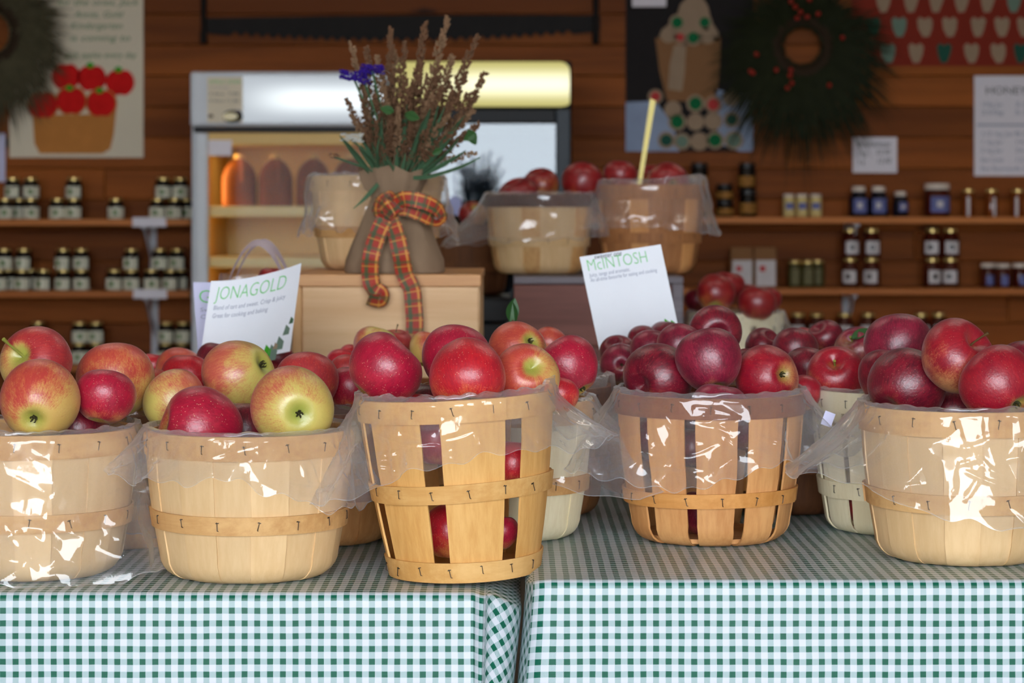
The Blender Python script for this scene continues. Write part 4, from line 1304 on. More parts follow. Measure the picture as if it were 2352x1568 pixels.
# settle the pile: slide apples along their sight lines until they no longer run into each other
ys = np.array([a[3] for a in AP])
y0s = ys.copy()
pxs = np.array([a[0] for a in AP], float)
pys = np.array([a[1] for a in AP], float)
rps = np.array([a[2] for a in AP], float)
for it in range(160):
    X = np.stack([(pxs - 1176) * ys / F, ys, -(pys - 500) * ys / F], 1)
    R_ = rps * ys / F * 0.955
    dv = X[:, None, :] - X[None, :, :]
    dist = np.sqrt((dv ** 2).sum(2)) + 1e-9
    ov = R_[:, None] + R_[None, :] - dist
    np.fill_diagonal(ov, 0)
    ii, jj = np.where(np.triu(ov > 0.0004))
    if len(ii) == 0:
        break
    for i, j in zip(ii, jj):
        s = 1.0 if ys[i] > ys[j] or (ys[i] == ys[j] and i > j) else -1.0
        g = max(0.25, abs(dv[i, j, 1]) / dist[i, j])
        st = 0.35 * ov[i, j] / g
        ys[i] += s * st * 0.5
        ys[j] -= s * st * 0.5
    ys = np.clip(ys, y0s - 0.012, y0s + 0.08)
    for i in range(len(ys)):          # keep every apple inside the rim it sinks below
        x, zc, r_ = X[i, 0], CAM_H + X[i, 2], rps[i] * ys[i] / F
        for b in BASKETS.values():
            kx, lo = b['loc'], b['loc'].z + b['kind']['h'] * b['scale'][2]
            rin = b['kind']['r_at'](b['kind']['h']) * b['scale'][0] - 0.010
            dx = x - kx.x
            if abs(dx) < rin and abs(ys[i] - kx.y) < rin and lo - 0.03 < zc < lo + r_:
                c_ = math.sqrt(max(0, r_ ** 2 - max(0, zc - lo) ** 2))
                lim = rin - c_
                ys[i] = max(ys[i], kx.y - math.sqrt(max(0.0, lim ** 2 - dx ** 2)))

STEM_DIR = {(86, 833): (-.62, -.45, .62), (1073, 859): (.05, -.35, -.94), (2198, 820): (.55, -.5, .6), (1921, 864): (-.25, -.75, .6), (906, 796): (.25, -.1, .95), (628, 822): (.6, -.1, .75)}
TEST_STEMS = {'L': (STEM_LONG, 'stem_green'), 's': (STEM, 'stem_brown'), 't': (STEM, 'stem_brown'), 'h': (STEM_SHORT, 'stem_green')}
for i, a in enumerate(AP):
    px, py, rp, _, pal, cover, pole, d, sun, parts, label = a
    Y = float(ys[i])
    rad = rp * Y / F
    me, ztop, zbot = APPLES[i % len(APPLES)]
    ax = Vector(d).normalized()
    if pole == C_:
        ax = -ax
    q = Vector((0, 0, 1)).rotation_difference(ax) @ Quaternion((0, 0, 1), random.uniform(0, 6.28))
    o = link('apple', me, M['apple'])
    o.location = P(px, py, Y)
    o.rotation_mode = 'QUATERNION'
    o.rotation_quaternion = q
    sq = rad * 0.985
    o.scale = (sq, sq, sq)
    tag(o, label, 'apple', 'apples')
    sk, sk2, gr, streaky, dots, pl = PAL[pal]
    o['skin'] = list(lin(sk))
    o['skin_b'] = list(lin(sk2))
    o['ground'] = list(lin(gr))
    o['cover'] = float(cover)
    o['streaky'] = float(streaky)
    o['dots'] = float(dots)
    o['pole'] = float(pl)
    o['sunny'] = list(q.inverted() @ Vector(sun).normalized())
    for ch in parts:
        if ch in TEST_STEMS:
            ms, mt = TEST_STEMS[ch]
            st = link('stem', ms, M[mt], o, loc=(0, 0, ztop))
            if (px, py) in STEM_DIR:
                st.rotation_mode = 'QUATERNION'
                st.rotation_quaternion = Vector((0, 0, 1)).rotation_difference(q.inverted() @ Vector(STEM_DIR[(px, py)]).normalized())
        elif ch == 'c':
            link('calyx', CALYX, M['calyx_dark'], o, loc=(0, 0, zbot - 0.02))
        elif ch == 'l':
            lf = link('leaf', LEAF, M['leaf_green'], o, loc=(0.02, 0, ztop + 0.20))
            lf['label'] = 'green leaf'
            lf.rotation_mode = 'QUATERNION'
            # leaf lies out to the side over the apple's shoulder
            y_ = q.inverted() @ Vector((0.95, -0.15, 0.25)).normalized()
            z_ = q.inverted() @ Vector((-0.1, -0.55, 0.8)).normalized()
            x_ = y_.cross(z_).normalized()
            z_ = x_.cross(y_)
            lf.rotation_quaternion = Matrix((x_, y_, z_)).transposed().to_quaternion()
# ------------------------------------------------------------------ text and flat print
def text_verts(body, size, thin=0.0, align='LEFT', shear=0.0):
    cu = bpy.data.curves.new('lettering', 'FONT')
    cu.body = body
    cu.size = size
    cu.offset = thin
    cu.align_x = align
    cu.shear = shear
    cu.resolution_u = 3
    o = bpy.data.objects.new('lettering', cu)
    COL.objects.link(o)
    dg = bpy.context.evaluated_depsgraph_get()
    dg.update()
    me = bpy.data.meshes.new_from_object(o.evaluated_get(dg))
    v = [tuple(p.co) for p in me.vertices]
    f = [tuple(p.vertices) for p in me.polygons]
    bpy.data.objects.remove(o)
    bpy.data.curves.remove(cu)
    bpy.data.meshes.remove(me)
    return v, f


def print_text(body, size, mat, parent, place, x, y, thin=0.0, shear=0.0, fit=None):
    """place(u, v) -> local 3-D point on the sheet"""
    v, f = text_verts(body, size, thin, 'LEFT', shear)
    if not v:
        return
    w = max(p[0] for p in v)
    k = (fit / w) if fit else 1.0
    vv = [place(x + p[0] * k, y + p[1]) for p in v]
    return link('lettering', mesh_from('lettering', vv, f), mat, parent)


def disc(cx, cy, rx, ry, n=18, wob=0.0, seed=0):
    r = random.Random(seed)
    return [(cx + rx * math.cos(2 * math.pi * i / n) * (1 + wob * r.uniform(-1, 1)), cy + ry * math.sin(2 * math.pi * i / n) * (1 + wob * r.uniform(-1, 1))) for i in range(n)]


# ------------------------------------------------------------------ paper signs among the apples
def paper_sign(label, Y, tl, tr, bl, bottom_px, mat, curve=0.0, lean=0.0, roll=0.0, lines=(), leaf=True, nx=24, ny=10):
    """a sheet: u along the top edge, v down the left edge, bowed backwards at its right by `curve`"""
    A, B, C = P(*tl, Y), P(*tr, Y), P(*bl, Y)
    root = empty('paper_sign', A)
    tag(root, label, 'sign', 'apple variety signs')
    eu, ev = (B - A), (C - A)
    W, Hh = eu.length, ev.length
    eu, ev = eu / W, ev / Hh

    def place(u, v, lift=0.0):
        """u right, v down, metres"""
        p = eu * u + ev * v
        q = u / W
        p = p + Vector((0, curve * (q ** 2) - lean * v, roll * q * q * (1 - 0.55 * min(1, v / Hh)))) + Vector((0, -lift, 0))
        return p
    v, f = [], []
    for j in range(ny + 1):
        for i in range(nx + 1):
            v.append(place(W * i / nx, Hh * j / ny))
    for j in range(ny):
        for i in range(nx):
            a = j * (nx + 1) + i
            f.append((a, a + nx + 1, a + nx + 2, a + 1))
    nn = len(v)
    v += [p + Vector((0, 0.0004, 0)) for p in v[:nn]]
    f += [tuple(i + nn for i in reversed(fc)) for fc in f]
    link('sheet', mesh_from('sheet', v, f, True), mat, root)
    for body, size, m, x, y, thin, shear, fit in lines:
        print_text(body, size, M[m], root, lambda a, b: place(a, -b, 0.0006), x * W, -y * Hh, thin, shear, fit * W if fit else None)
    return root, place, W, Hh


root, place, W, Hh = paper_sign('curled white paper sign lettered JONAGOLD', 3.11, (485, 645), (684, 645), (458, 830), 830, M['paper_white'], curve=0.055, roll=0.0235,
                                lines=[('JONAGOLD', 0.026, 'print_green', 0.075, 0.235, -0.0004, 0.12, 0.78),
                                       ('Blend of tart and sweet. Crisp & juicy', 0.0085, 'print_grey', 0.07, 0.36, 0, 0.15, 0.80),
                                       ('Great for cooking and baking', 0.0085, 'print_grey', 0.07, 0.46, 0, 0.15, 0.62)])
for (u, v, s, m) in [(0.74, 0.95, 0.016, 'felt_green'), (0.80, 0.98, 0.02, 'note_mint'), (0.87, 0.88, 0.016, 'note_mint'), (0.93, 0.74, 0.012, 'note_mint'), (0.97, 0.64, 0.008, 'leaf_grey_green'), (0.83, 0.90, 0.008, 'note_cream')]:
    pts = [(u * W - s * 0.35, v * Hh + s * 0.5), (u * W - s * 0.1, v * Hh - s * 0.6), (u * W + s * 0.35, v * Hh - 0.1 * s), (u * W + s * 0.3, v * Hh + s * 0.5)]
    link('printed_leaf', mesh_from('printed_leaf', [place(a, b, 0.0005) for a, b in pts], [(0, 1, 2, 3)]), M[m], root)
root, place, W, Hh = paper_sign('lilac-tinted sign starting GA half hidden behind the curled sign', 3.19, (443, 648), (600, 648), (456, 830), 830, M['paper_lilac'], curve=0.01,
                                lines=[('GALA', 0.026, 'print_green', 0.06, 0.26, -0.0003, 0.0, 0.75),
                                       ('Sweet, mild', 0.008, 'print_grey', 0.07, 0.37, 0, 0.1, 0.6),
                                       ('Crisp and juicy', 0.008, 'print_grey', 0.07, 0.46, 0, 0.1, 0.7)])
root, place, W, Hh = paper_sign('flat white paper sign lettered McINTOSH leaning over dark apples', 3.16, (1331, 590), (1518, 561), (1379, 815), 815, M['paper_white'], curve=0.004,
                                lines=[('McINTOSH', 0.0235, 'print_green', 0.06, 0.155, -0.0004, 0.0, 0.74),
                                       ('sweeter one', 0.009, 'print_dark', 0.17, 0.045, 0, 0.2, 0.34),
                                       ('Juicy, tangy and aromatic.', 0.0075, 'print_grey', 0.07, 0.215, 0, 0.12, 0.50),
                                       ('An all-time favourite for eating and cooking', 0.0075, 'print_grey', 0.07, 0.265, 0, 0.12, 0.82)])
for (u, v, s, m) in [(0.80, 0.815, 0.010, 'felt_green'), (0.87, 0.80, 0.014, 'felt_green'), (0.94, 0.815, 0.012, 'felt_green'), (0.885, 0.835, 0.010, 'label_orange'), (0.84, 0.84, 0.012, 'leaf_green')]:
    pts = [(u * W - s * 0.4, v * Hh + s * 0.5), (u * W - s * 0.1, v * Hh - s * 0.6), (u * W + s * 0.3, v * Hh - 0.2 * s), (u * W + s * 0.35, v * Hh + s * 0.5)]
    link('printed_leaf', mesh_from('printed_leaf', [place(a, b, 0.0005) for a, b in pts], [(0, 1, 2, 3)]), M[m], root)

# small tag stuck on the whitewashed basket
o = MB().box(-0.006, 0.006, -0.0004, 0.0004, -0.008, 0.008).build('price_tag', M['paper_lilac'], loc=P(1902, 962, 2.563), rot=(0, 0.35, 0))
tag(o, 'tiny white paper tag on the rim of the whitewashed basket', 'tag')

# yellow stick in the brown crate basket
b0, b1 = P(1466, 440, 4.60), P(1498, 230, 4.60)
m = MB()
d = (b1 - b0)
side = Vector((1, 0, -d.x / d.z)).normalized()
m.add([b0 - side * 0.004, b0 + side * 0.004, b1 + side * 0.0075, b1 - side * 0.004 + Vector((0, 0, 0.003)),
       b0 - side * 0.004 + Vector((0, .003, 0)), b0 + side * 0.004 + Vector((0, .003, 0)), b1 + side * 0.0075 + Vector((0, .003, 0)), b1 - side * 0.004 + Vector((0, .003, .003))],
      [(0, 1, 2, 3), (7, 6, 5, 4), (0, 4, 5, 1), (1, 5, 6, 2), (2, 6, 7, 3), (3, 7, 4, 0)])
tag(m.build('marker_stick', M['stick_yellow']), 'thin yellow stick standing up between apples in the brown crate basket', 'stick')


# ------------------------------------------------------------------ burlap sack of dried flowers with a plaid bow
YS = 3.575
SK = P(906, 629, YS)
bq = empty('dried_bouquet', (SK.x, YS, Z_BOX + 0.001))
tag(bq, 'burlap sack of dried flowers tied with a plaid bow on the pine box', 'bouquet')
sP = F / YS


def build_sack():
    prof = [(113, 0), (115, 6), (110, 30), (98, 62), (82, 100), (68, 132), (58, 156), (52, 170), (56, 182), (68, 200), (78, 222), (81, 238), (77, 237), (68, 222), (52, 205), (44, 180)]
    v, f = [], []
    na = 56
    for j, (r, h) in enumerate(prof):
        for i in range(na):
            a = 2 * math.pi * i / na
            q = h / 236.0
            pleat = 1 + (0.05 * math.sin(9 * a + 1.0) + 0.035 * math.sin(15 * a)) * min(1, q * 1.8) + 0.05 * mnoise.noise(Vector((2 * math.cos(a), 2 * math.sin(a), q * 4)))
            rr = r / sP * pleat
            zz = h / sP + (0.004 * math.sin(3 * a + 1) + 0.003 * math.sin(7 * a)) * (1 if h > 190 else 0)
            v.append((rr * math.cos(a), rr * math.sin(a) * 0.72, zz))
    n = len(prof)
    for j in range(n - 1):
        for i in range(na):
            k = (i + 1) % na
            f.append((j * na + i, j * na + k, (j + 1) * na + k, (j + 1) * na + i))
    f.append(tuple(range(na))[::-1])
    link('sack', mesh_from('sack', v, f, True), M['burlap'], bq)


build_sack()


def L_(px, py, dy):
    """pixel to the bouquet's local frame, dy metres towards the lens"""
    p = P(px, py, YS - dy)
    return Vector((p.x - SK.x, p.y - YS, p.z - Z_BOX))


def ribbon(name, pts, width, parent, tw=None, uvs=None):
    """pts: (px, py, dy, tilt) smooth path; width px"""
    P_ = [L_(a, b, c) for a, b, c, *_ in pts]
    tilt = [t[3] if len(t) > 3 else 0.0 for t in pts]
    n = 8
    path, wv = [], []
    for i in range(len(P_) - 1):
        p0, p1, p2, p3 = P_[max(i - 1, 0)], P_[i], P_[i + 1], P_[min(i + 2, len(P_) - 1)]
        for k in range(n):
            t = k / n
            q = 0.5 * ((2 * p1) + (-p0 + p2) * t + (2 * p0 - 5 * p1 + 4 * p2 - p3) * t * t + (-p0 + 3 * p1 - 3 * p2 + p3) * t ** 3)
            path.append(q)
            wv.append(tilt[i] * (1 - t) + tilt[i + 1] * t)
    path.append(P_[-1])
    wv.append(tilt[-1])
    w = width / sP
    W_ = []
    for i, p in enumerate(path):
        t = (path[min(i + 1, len(path) - 1)] - path[max(i - 1, 0)]).normalized()
        side = t.cross(Vector((0, -1, 0)))
        side = side.normalized() if side.length > 1e-4 else Vector((1, 0, 0))
        nrm = side.cross(t).normalized()
        a = wv[i]
        W_.append((side * math.cos(a) + nrm * math.sin(a)) * w)
    m = MB().strip(path, W_, 1.0 / w)
    return m.build(name, M['plaid'], parent, True, True)


bow = ribbon('ribbon', [(858, 470, 0.030), (880, 478, 0.062, .2), (905, 480, 0.068), (940, 472, 0.058, -.2), (962, 462, 0.03)], 34, bq)
bow['label'] = 'plaid ribbon tied in a bow'
ribbon('loop', [(888, 508, 0.070, .2), (872, 490, 0.082, .5), (874, 460, 0.090, .9), (893, 446, 0.090, 1.2), (903, 462, 0.084, .8), (899, 490, 0.078, .3), (888, 512, 0.074, .1)], 30, bow)
ribbon('loop', [(895, 478, 0.072, 0), (925, 458, 0.086, -.3), (965, 462, 0.088, .1), (1000, 476, 0.082, .5), (1014, 496, 0.074, 1.0), (1000, 508, 0.064, .6), (965, 492, 0.062, .2), (930, 480, 0.064, 0), (898, 484, 0.070, 0)], 36, bow)
ribbon('knot', [(878, 500, 0.074), (890, 482, 0.096), (902, 474, 0.096), (912, 466, 0.074)], 40, bow)
ribbon('tail', [(884, 505, 0.078), (868, 540, 0.076, .2), (853, 590, 0.074), (851, 635, 0.090, .2), (858, 662, 0.094, -.3), (876, 676, 0.096, .5), (872, 692, 0.100, .7), (845, 688, 0.104, .8)], 40, bow)
ribbon('tail', [(898, 505, 0.078), (912, 545, 0.074, -.2), (922, 590, 0.074, .3), (930, 630, 0.090, .1), (946, 665, 0.094, -.2), (950, 700, 0.094, .2), (953, 740, 0.094, 0), (952, 770, 0.094, .2)], 40, bow)


def spike_mesh(seed, n=120, dens=1.15):
    """dried flower spike of length 1 along z: stem and many small florets on the upper part"""
    r = random.Random(seed)
    m = MB()
    bend = r.uniform(-0.05, 0.05)
    path = [(bend * t * t, 0.03 * math.sin(3 * t + seed) * t, t) for t in (0, .25, .5, .75, 1.0)]
    m.tube(path, [0.006, 0.006, 0.005, 0.004, 0.002], 5)
    for k in range(n):
        t = 0.30 + 0.70 * (k / n) + r.uniform(-0.01, 0.01)
        a = r.uniform(0, 6.283)
        rad = (0.032 * (1 - (max(0.0, t - 0.3) / 0.7) ** 2.2) + 0.010) * r.uniform(0.5, 1.15) * dens
        c = Vector((bend * t * t + rad * math.cos(a), 0.03 * math.sin(3 * t + seed) * t + rad * math.sin(a), t))
        s = 0.017 * r.uniform(0.7, 1.3)
        d = Vector((math.cos(a), math.sin(a), 0.8)).normalized()
        u = d.cross(Vector((0.3, 0.2, 0.9))).normalized() * s
        w = d.cross(u).normalized() * s
        m.add([c - d * s, c + u, c + w, c - u, c - w, c + d * s * 1.6], [(0, 2, 1), (0, 3, 2), (0, 4, 3), (0, 1, 4), (5, 1, 2), (5, 2, 3), (5, 3, 4), (5, 4, 1)])
    return m.mesh('flower_spike')


SPIKES = [spike_mesh(i + 1) for i in range(5)]
mouth = (910, 400)
TIPS = [(815, 98, -.01), (850, 108, -.02), (893, 62, .01), (908, 120, -.02), (935, 96, .0), (984, 55, .01), (1028, 38, .0), (1104, 84, .0), (1122, 176, .02), (873, 128, .0),
        (962, 140, .02), (1010, 150, .02), (1046, 130, -.01), (1072, 168, .02), (800, 225, .03), (812, 262, .03), (835, 230, .04), (858, 215, .04), (884, 190, .03), (925, 180, .03),
        (950, 200, .04), (985, 215, .04), (1020, 205, .04), (1052, 215, .03), (1085, 250, .03), (1098, 285, .03), (1060, 270, .05), (1030, 262, .05), (995, 280, .055), (960, 262, .055),
        (920, 250, .055), (890, 262, .055), (860, 280, .05), (1092, 348, .03), (842, 300, .05), (1075, 300, .03), (1005, 175, .0), (965, 172, -.02), (1040, 178, -.02), (1090, 215, -.02), (822, 190, -.03), (905, 200, -.03)]
for i, (tx, ty, dy) in enumerate(TIPS):
    bx = 910 + (tx - 950) * 0.24 + random.uniform(-8, 8)
    base = L_(bx, 402 + random.uniform(-4, 14), dy * 0.4)
    tip = L_(tx, ty, dy * 1.3)
    d = tip - base
    o = link('flower_spike', SPIKES[i % 5], M['dried_brown'] if i % 3 else M['dried_tan'], bq, loc=base)
    o.rotation_mode = 'QUATERNION'
    o.rotation_quaternion = Vector((0, 0, 1)).rotation_difference(d.normalized()) @ Quaternion((0, 0, 1), random.uniform(0, 6.28))
    l = d.length
    wsc = min(l, 0.17) * (1.0 if ty < 120 else 1.1)
    o.scale = (wsc, wsc, l)

BLADE = leaf_mesh(1.0, 0.10, 0.7, 0.3, 'leaf')
for i in range(34):
    tx, ty = random.uniform(815, 1085), random.uniform(235, 395)
    if i < 8:
        tx, ty = [(772, 300), (1105, 402), (1008, 432), (1075, 350), (845, 480), (835, 330), (1090, 365), (985, 300)][i]
    bx = 910 + (tx - 935) * 0.32
    base, tip = L_(bx, 408, 0.02), L_(tx, ty, random.uniform(0.0, 0.06) if i >= 8 else 0.06)
    d = tip - base
    o = link('leaf', BLADE, M['leaf_grey_green'], bq, loc=base)
    o.rotation_mode = 'QUATERNION'
    o.rotation_quaternion = Vector((0, 1, 0)).rotation_difference(d.normalized()) @ Quaternion((0, 1, 0), random.uniform(-0.8, 0.8))
    o.scale = (0.09, d.length, 0.09)
for (px, py, ang, s) in [(930, 262, 1.9, 0.0245), (1075, 300, 2.6, 0.0259), (1092, 305, -2.2, 0.0216), (1015, 345, -2.0, 0.0158), (905, 258, -1.3, 0.0216)]:
    o = link('leaf', LEAF, M['leaf_green'], bq, loc=L_(px, py, 0.085), rot=(math.pi / 2 + 0.4, 0.3, 0))
    o.rotation_euler = (1.2, ang, 0.2)
    o.scale = (s, s, s)


def cluster(name, px, py, r, mat, n, dy, stem_to, seed):
    rr = random.Random(seed)
    m = MB()
    c0 = L_(px, py, dy)
    R = r / sP
    for k in range(n):
        d = Vector((rr.uniform(-1, 1), rr.uniform(-1, 1), rr.uniform(-0.45, 0.6)))
        c = c0 + Vector((d.x * R, d.y * R * 0.8, d.z * R * 0.75))
        s = R * 0.20
        for q in range(4):
            a = q * 1.57 + rr.uniform(0, 1)
            u = Vector((math.cos(a), math.sin(a), 0.5)) * s
            w = Vector((-math.sin(a), math.cos(a), 0.0)) * s * 0.6
            m.add([c, c + u - w, c + u * 1.2 + Vector((0, 0, s * .6)), c + u + w], [(0, 1, 2, 3)])
    o = m.build(name, mat, bq)
    s_ = L_(*stem_to, dy * 0.3)
    MB().tube([s_, (s_ * 0.5 + c0 * 0.5) + Vector((0.004, 0, 0)), c0], 0.0018, 5).build('stem', M['leaf_grey_green'], o)
    return o


cluster('statice_flower', 812, 180, 27, M['statice_purple'], 60, 0.05, (895, 400), 1)
cluster('statice_flower', 855, 165, 25, M['statice_purple'], 55, 0.05, (900, 400), 2)
cluster('statice_flower', 838, 192, 15, M['statice_purple'], 25, 0.06, (898, 400), 3)
cluster('white_flower', 808, 322, 24, M['petal_white'], 40, 0.06, (885, 402), 4)
cluster('seed_head', 768, 362, 13, M['dried_tan'], 20, 0.06, (880, 405), 5)

# leaf on a twig before the dark crate
lf = empty('loose_leaf', P(1178, 745, 2.95))
tag(lf, 'upright green leaf in the dark gap beside the reddish crate', 'leaf')
o = link('blade', LEAF, M['leaf_green'], lf, loc=(-0.004, 0, 0.004), rot=(1.35, 0.25, 0.5))
o.scale = (.03, .030, .03)
o = link('blade', LEAF, M['leaf_green'], lf, loc=(0.002, 0, 0.0), rot=(1.35, -0.15, -0.6))
o.scale = (.026, .030, .03)
MB().tube([(0, 0, -0.055), (0.001, 0, -0.02), (0, 0, 0.006)], 0.0012, 5).build('stem', M['stem_brown'], lf)


# plastic tote with looped handles between the sign and the pine box
def tote():
    Y = 3.55
    s = F / Y
    cx = (586 - 1176) / s
    r = empty('carrier_bag', (cx, Y, ZL))
    tag(r, 'clear carrier bag with looped handles behind the curled sign', 'bag')
    hgt = 0.285
    v, f = [], []
    na, nz = 40, 12
    for j in range(nz + 1):
        q = j / nz
        for i in range(na):
            a = 2 * math.pi * i / na
            k = (abs(math.cos(a)) ** 4 + abs(math.sin(a)) ** 4) ** -0.25
            w = 1 + 0.04 * mnoise.noise(Vector((math.cos(a) * 2, math.sin(a) * 2, q * 4)))
            v.append((0.056 * k * math.cos(a) * w, 0.045 * k * math.sin(a) * w, 0.001 + hgt * q * (1 + 0.02 * math.sin(3 * a))))
    for j in range(nz):
        for i in range(na):
            k = (i + 1) % na
            f.append((j * na + i, j * na + k, (j + 1) * na + k, (j + 1) * na + i))
    f.append(tuple(range(na))[::-1])
    link('bag_body', mesh_from('bag_body', v, f, True), M['bag_film'], r)
    for dy in (-0.042, 0.042):
        x0, x1 = (568 - 586) / s, (676 - 586) / s
        pts, wv = [], []
        for k in range(17):
            t = k / 16
            xx = -0.035 + 0.085 * t
            zz = hgt - 0.005 + 0.060 * max(0.0, math.sin(math.pi * t)) ** 0.8
            pts.append((xx, dy, zz))
            wv.append((0.010 * abs(math.sin(math.pi * t)) * 0.3, 0.003, 0.010))
        MB().strip(pts, wv).build('handle', M['bag_handle'], r, True)


tote()


# ------------------------------------------------------------------ fridges
def fridge(px0, px1, pyt, pyh, Y, label, white):
    s = F / Y
    x0, x1 = (px0 - 1176) / s, (px1 - 1176) / s
    W_ = x1 - x0
    Z = lambda py: CAM_H - (py - 500) / s
    zt, zh = Z(pyt), Z(pyh)
    D = 0.62
    r = empty('drinks_fridge', ((x0 + x1) / 2, Y, 0))
    tag(r, label, 'fridge')
    hx = W_ / 2
    body = M['fridge_white'] if white else M['fridge_black']
    z0 = 0.16
    return r, hx, s, Z, zt, zh, D, body, z0


def build_left_fridge():
    r, hx, s, Z, zt, zh, D, body, z0 = fridge(438, 892, 165, 290, 7.22, 'white upright fridge full of cider jugs with a lit white header', True)
    tk = 0.035
    MB().box(-hx, -hx + tk, 0.02, D, 0, zt, 0.004).build('side_wall', body, r)
    MB().box(hx - tk, hx, 0.02, D, 0, zt, 0.004).build('side_wall', body, r)
    MB().box(-hx + tk, hx - tk, D - 0.03, D, 0, zt, 0.002).build('back_wall', M['fridge_cream'], r)
    MB().box(-hx + tk, hx - tk, 0.02, D - 0.031, zt - 0.03, zt, 0.002).build('top_wall', body, r)
    MB().box(-hx + tk, hx - tk, 0.06, D - 0.031, Z(330), zh + 0.005, 0.002).build('ceiling_liner', M['fridge_cream'], r)
    MB().box(-hx + tk, hx - tk, 0.02, D - 0.031, 0, z0, 0.003).build('plinth', M['fridge_black'], r)
    for sx in (-1, 1):
        MB().box(sx * (hx - tk - 0.004) - 0.004, sx * (hx - tk - 0.004) + 0.004, 0.03, D - 0.031, z0, Z(335), 0.001).build('side_liner', M['fridge_cream'], r)
    hd = MB().box(-hx, hx, -0.012, 0.019, zh, zt, 0.006).build('header', body, r)
    MB().box(-hx + 0.165, hx - 0.012, -0.016, -0.0125, zh + 0.012, zt - 0.014, 0.001).build('lit_panel', M['lit_white'], hd)
    MB().box(-hx + 0.012, -hx + 0.164, -0.014, -0.0125, zh + 0.008, zt - 0.008).build('unlit_panel', M['fridge_white'], hd)
    MB().box(-hx + 0.01, hx, 0.0, 0.03, Z(304), zh - 0.001).build('gap_strip', M['fridge_black'], r)
    dr = MB().box(-hx + 0.016, -hx + 0.016 + 30 / s, -0.025, 0.015, 0.12, Z(306), 0.004).build('door', M['fridge_white'], r)
    MB().box(hx - 0.045, hx - 0.003, -0.025, 0.015, 0.12, Z(306), 0.004).build('stile', M['fridge_white'], dr)
    MB().box(-hx + 0.016 + 30.6 / s, hx - 0.046, -0.025, 0.015, Z(334), Z(306), 0.003).build('top_rail', M['fridge_cream'], dr)
    MB().box(-hx + 0.016 + 30.6 / s, hx - 0.046, -0.025, 0.015, 0.12, 0.20, 0.003).build('bottom_rail', M['fridge_white'], dr)
    MB().box(-hx + 0.016 + 30.6 / s, hx - 0.046, -0.006, -0.002, 0.2005, Z(334.5)).build('glass', M['pane_clear'], dr)
    cd = MB().box(-hx + 43 / s, -hx + 97 / s, -0.0275, -0.026, Z(358), Z(322)).build('door_card', M['paper_card'], dr)
    for zz in (Z(475), Z(592), Z(735)):
        sh = MB().box(-hx + tk + 0.009, hx - tk - 0.009, 0.055, D - 0.035, zz - 0.010, zz, 0.002).build('shelf', M['wire_shelf'], r)
        MB().box(-hx + tk + 0.009, hx - tk - 0.009, 0.045, 0.0545, zz - 0.030, zz + 0.002, 0.002).build('shelf_rail', M['wire_shelf'], sh)
    # price card on the header
    c = MB().box(-hx + 40 / s, -hx + 121 / s, -0.0185, -0.0165, Z(282), Z(178)).build('price_card', M['paper_beige'], hd)
    pl = lambda u, v: Vector((u, -0.0192, v))
    xa = -hx + 44 / s
    for body_, sz, m_, y_, fit in [('APPLE CIDER', 0.014, 'print_green', 192, 74), ('fresh pressed', 0.008, 'print_grey', 203, 44), ('2 litre  7.00', 0.012, 'print_dark', 219, 68), ('4 litre 11.00', 0.012, 'print_dark', 235, 68)]:
        v_, f_ = text_verts(body_, sz)
        k_ = fit / s / max(p[0] for p in v_)
        link('lettering', mesh_from('lettering', [pl(xa + p[0] * k_, Z(y_) + p[1]) for p in v_], f_), M[m_], c)
    for cx_, cy_, rx_, ry_, m_ in [(536, 268, 24, 15, 'calyx_dark'), (530, 268, 18, 9, 'label_mustard_dummy'), (548, 262, 10, 10, 'jar_amber'), (486, 267, 6, 4, 'stem_brown')]:
        mm = M.get(m_, M['jar_mustard'])
        out = disc((cx_ - (438 + 892) / 2) / s, Z(cy_), rx_ / s, ry_ / s, 14)
        MB().prism(out, -0.0200 if m_ != 'label_mustard_dummy' else -0.0206, -0.0187).build('printed_fruit', mm, c)
    L = area_light('fridge_tube', (r.location.x, 7.22 + 0.25, Z(338)), 0.45, 0.28, (1.0, 0.76, 0.36), size_y=0.05)
    L2 = area_light('fridge_tube', (r.location.x - hx + tk + 0.02, 7.22 + 0.08, 1.05), 0.9, 2.2, (1.0, 0.74, 0.34), rot=(0, math.radians(-90), 0), size_y=0.03)
    return r, hx, s, Z


FL, hxL, sL, ZfL = build_left_fridge()


def jug_mesh():
    w = 39 / sL * 1.0
    h = 118 / sL
    prof = [(0.80, 0.0), (0.95, 0.012), (1.0, 0.05), (1.0, 0.52), (0.97, 0.62), (0.84, 0.76), (0.62, 0.87), (0.36, 0.925), (0.29, 0.94), (0.29, 0.955)]
    v, f = [], []
    na = 32
    for rr, zz in prof:
        sq = max(0.0, 1 - max(0, zz - 0.6) / 0.3)
        for i in range(na):
            a = 2 * math.pi * i / na
            e = 2 + 2.5 * sq
            k = (abs(math.cos(a)) ** e + abs(math.sin(a)) ** e) ** (-1 / e)
            v.append((rr * w * k * math.cos(a), rr * w * k * math.sin(a), zz * h))
    for j in range(len(prof) - 1):
        for i in range(na):
            k = (i + 1) % na
            f.append((j * na + i, j * na + k, (j + 1) * na + k, (j + 1) * na + i))
    f.append(tuple(range(na))[::-1])
    f.append(tuple((len(prof) - 1) * na + i for i in range(na)))
    return mesh_from('jug', v, f, True), w, h


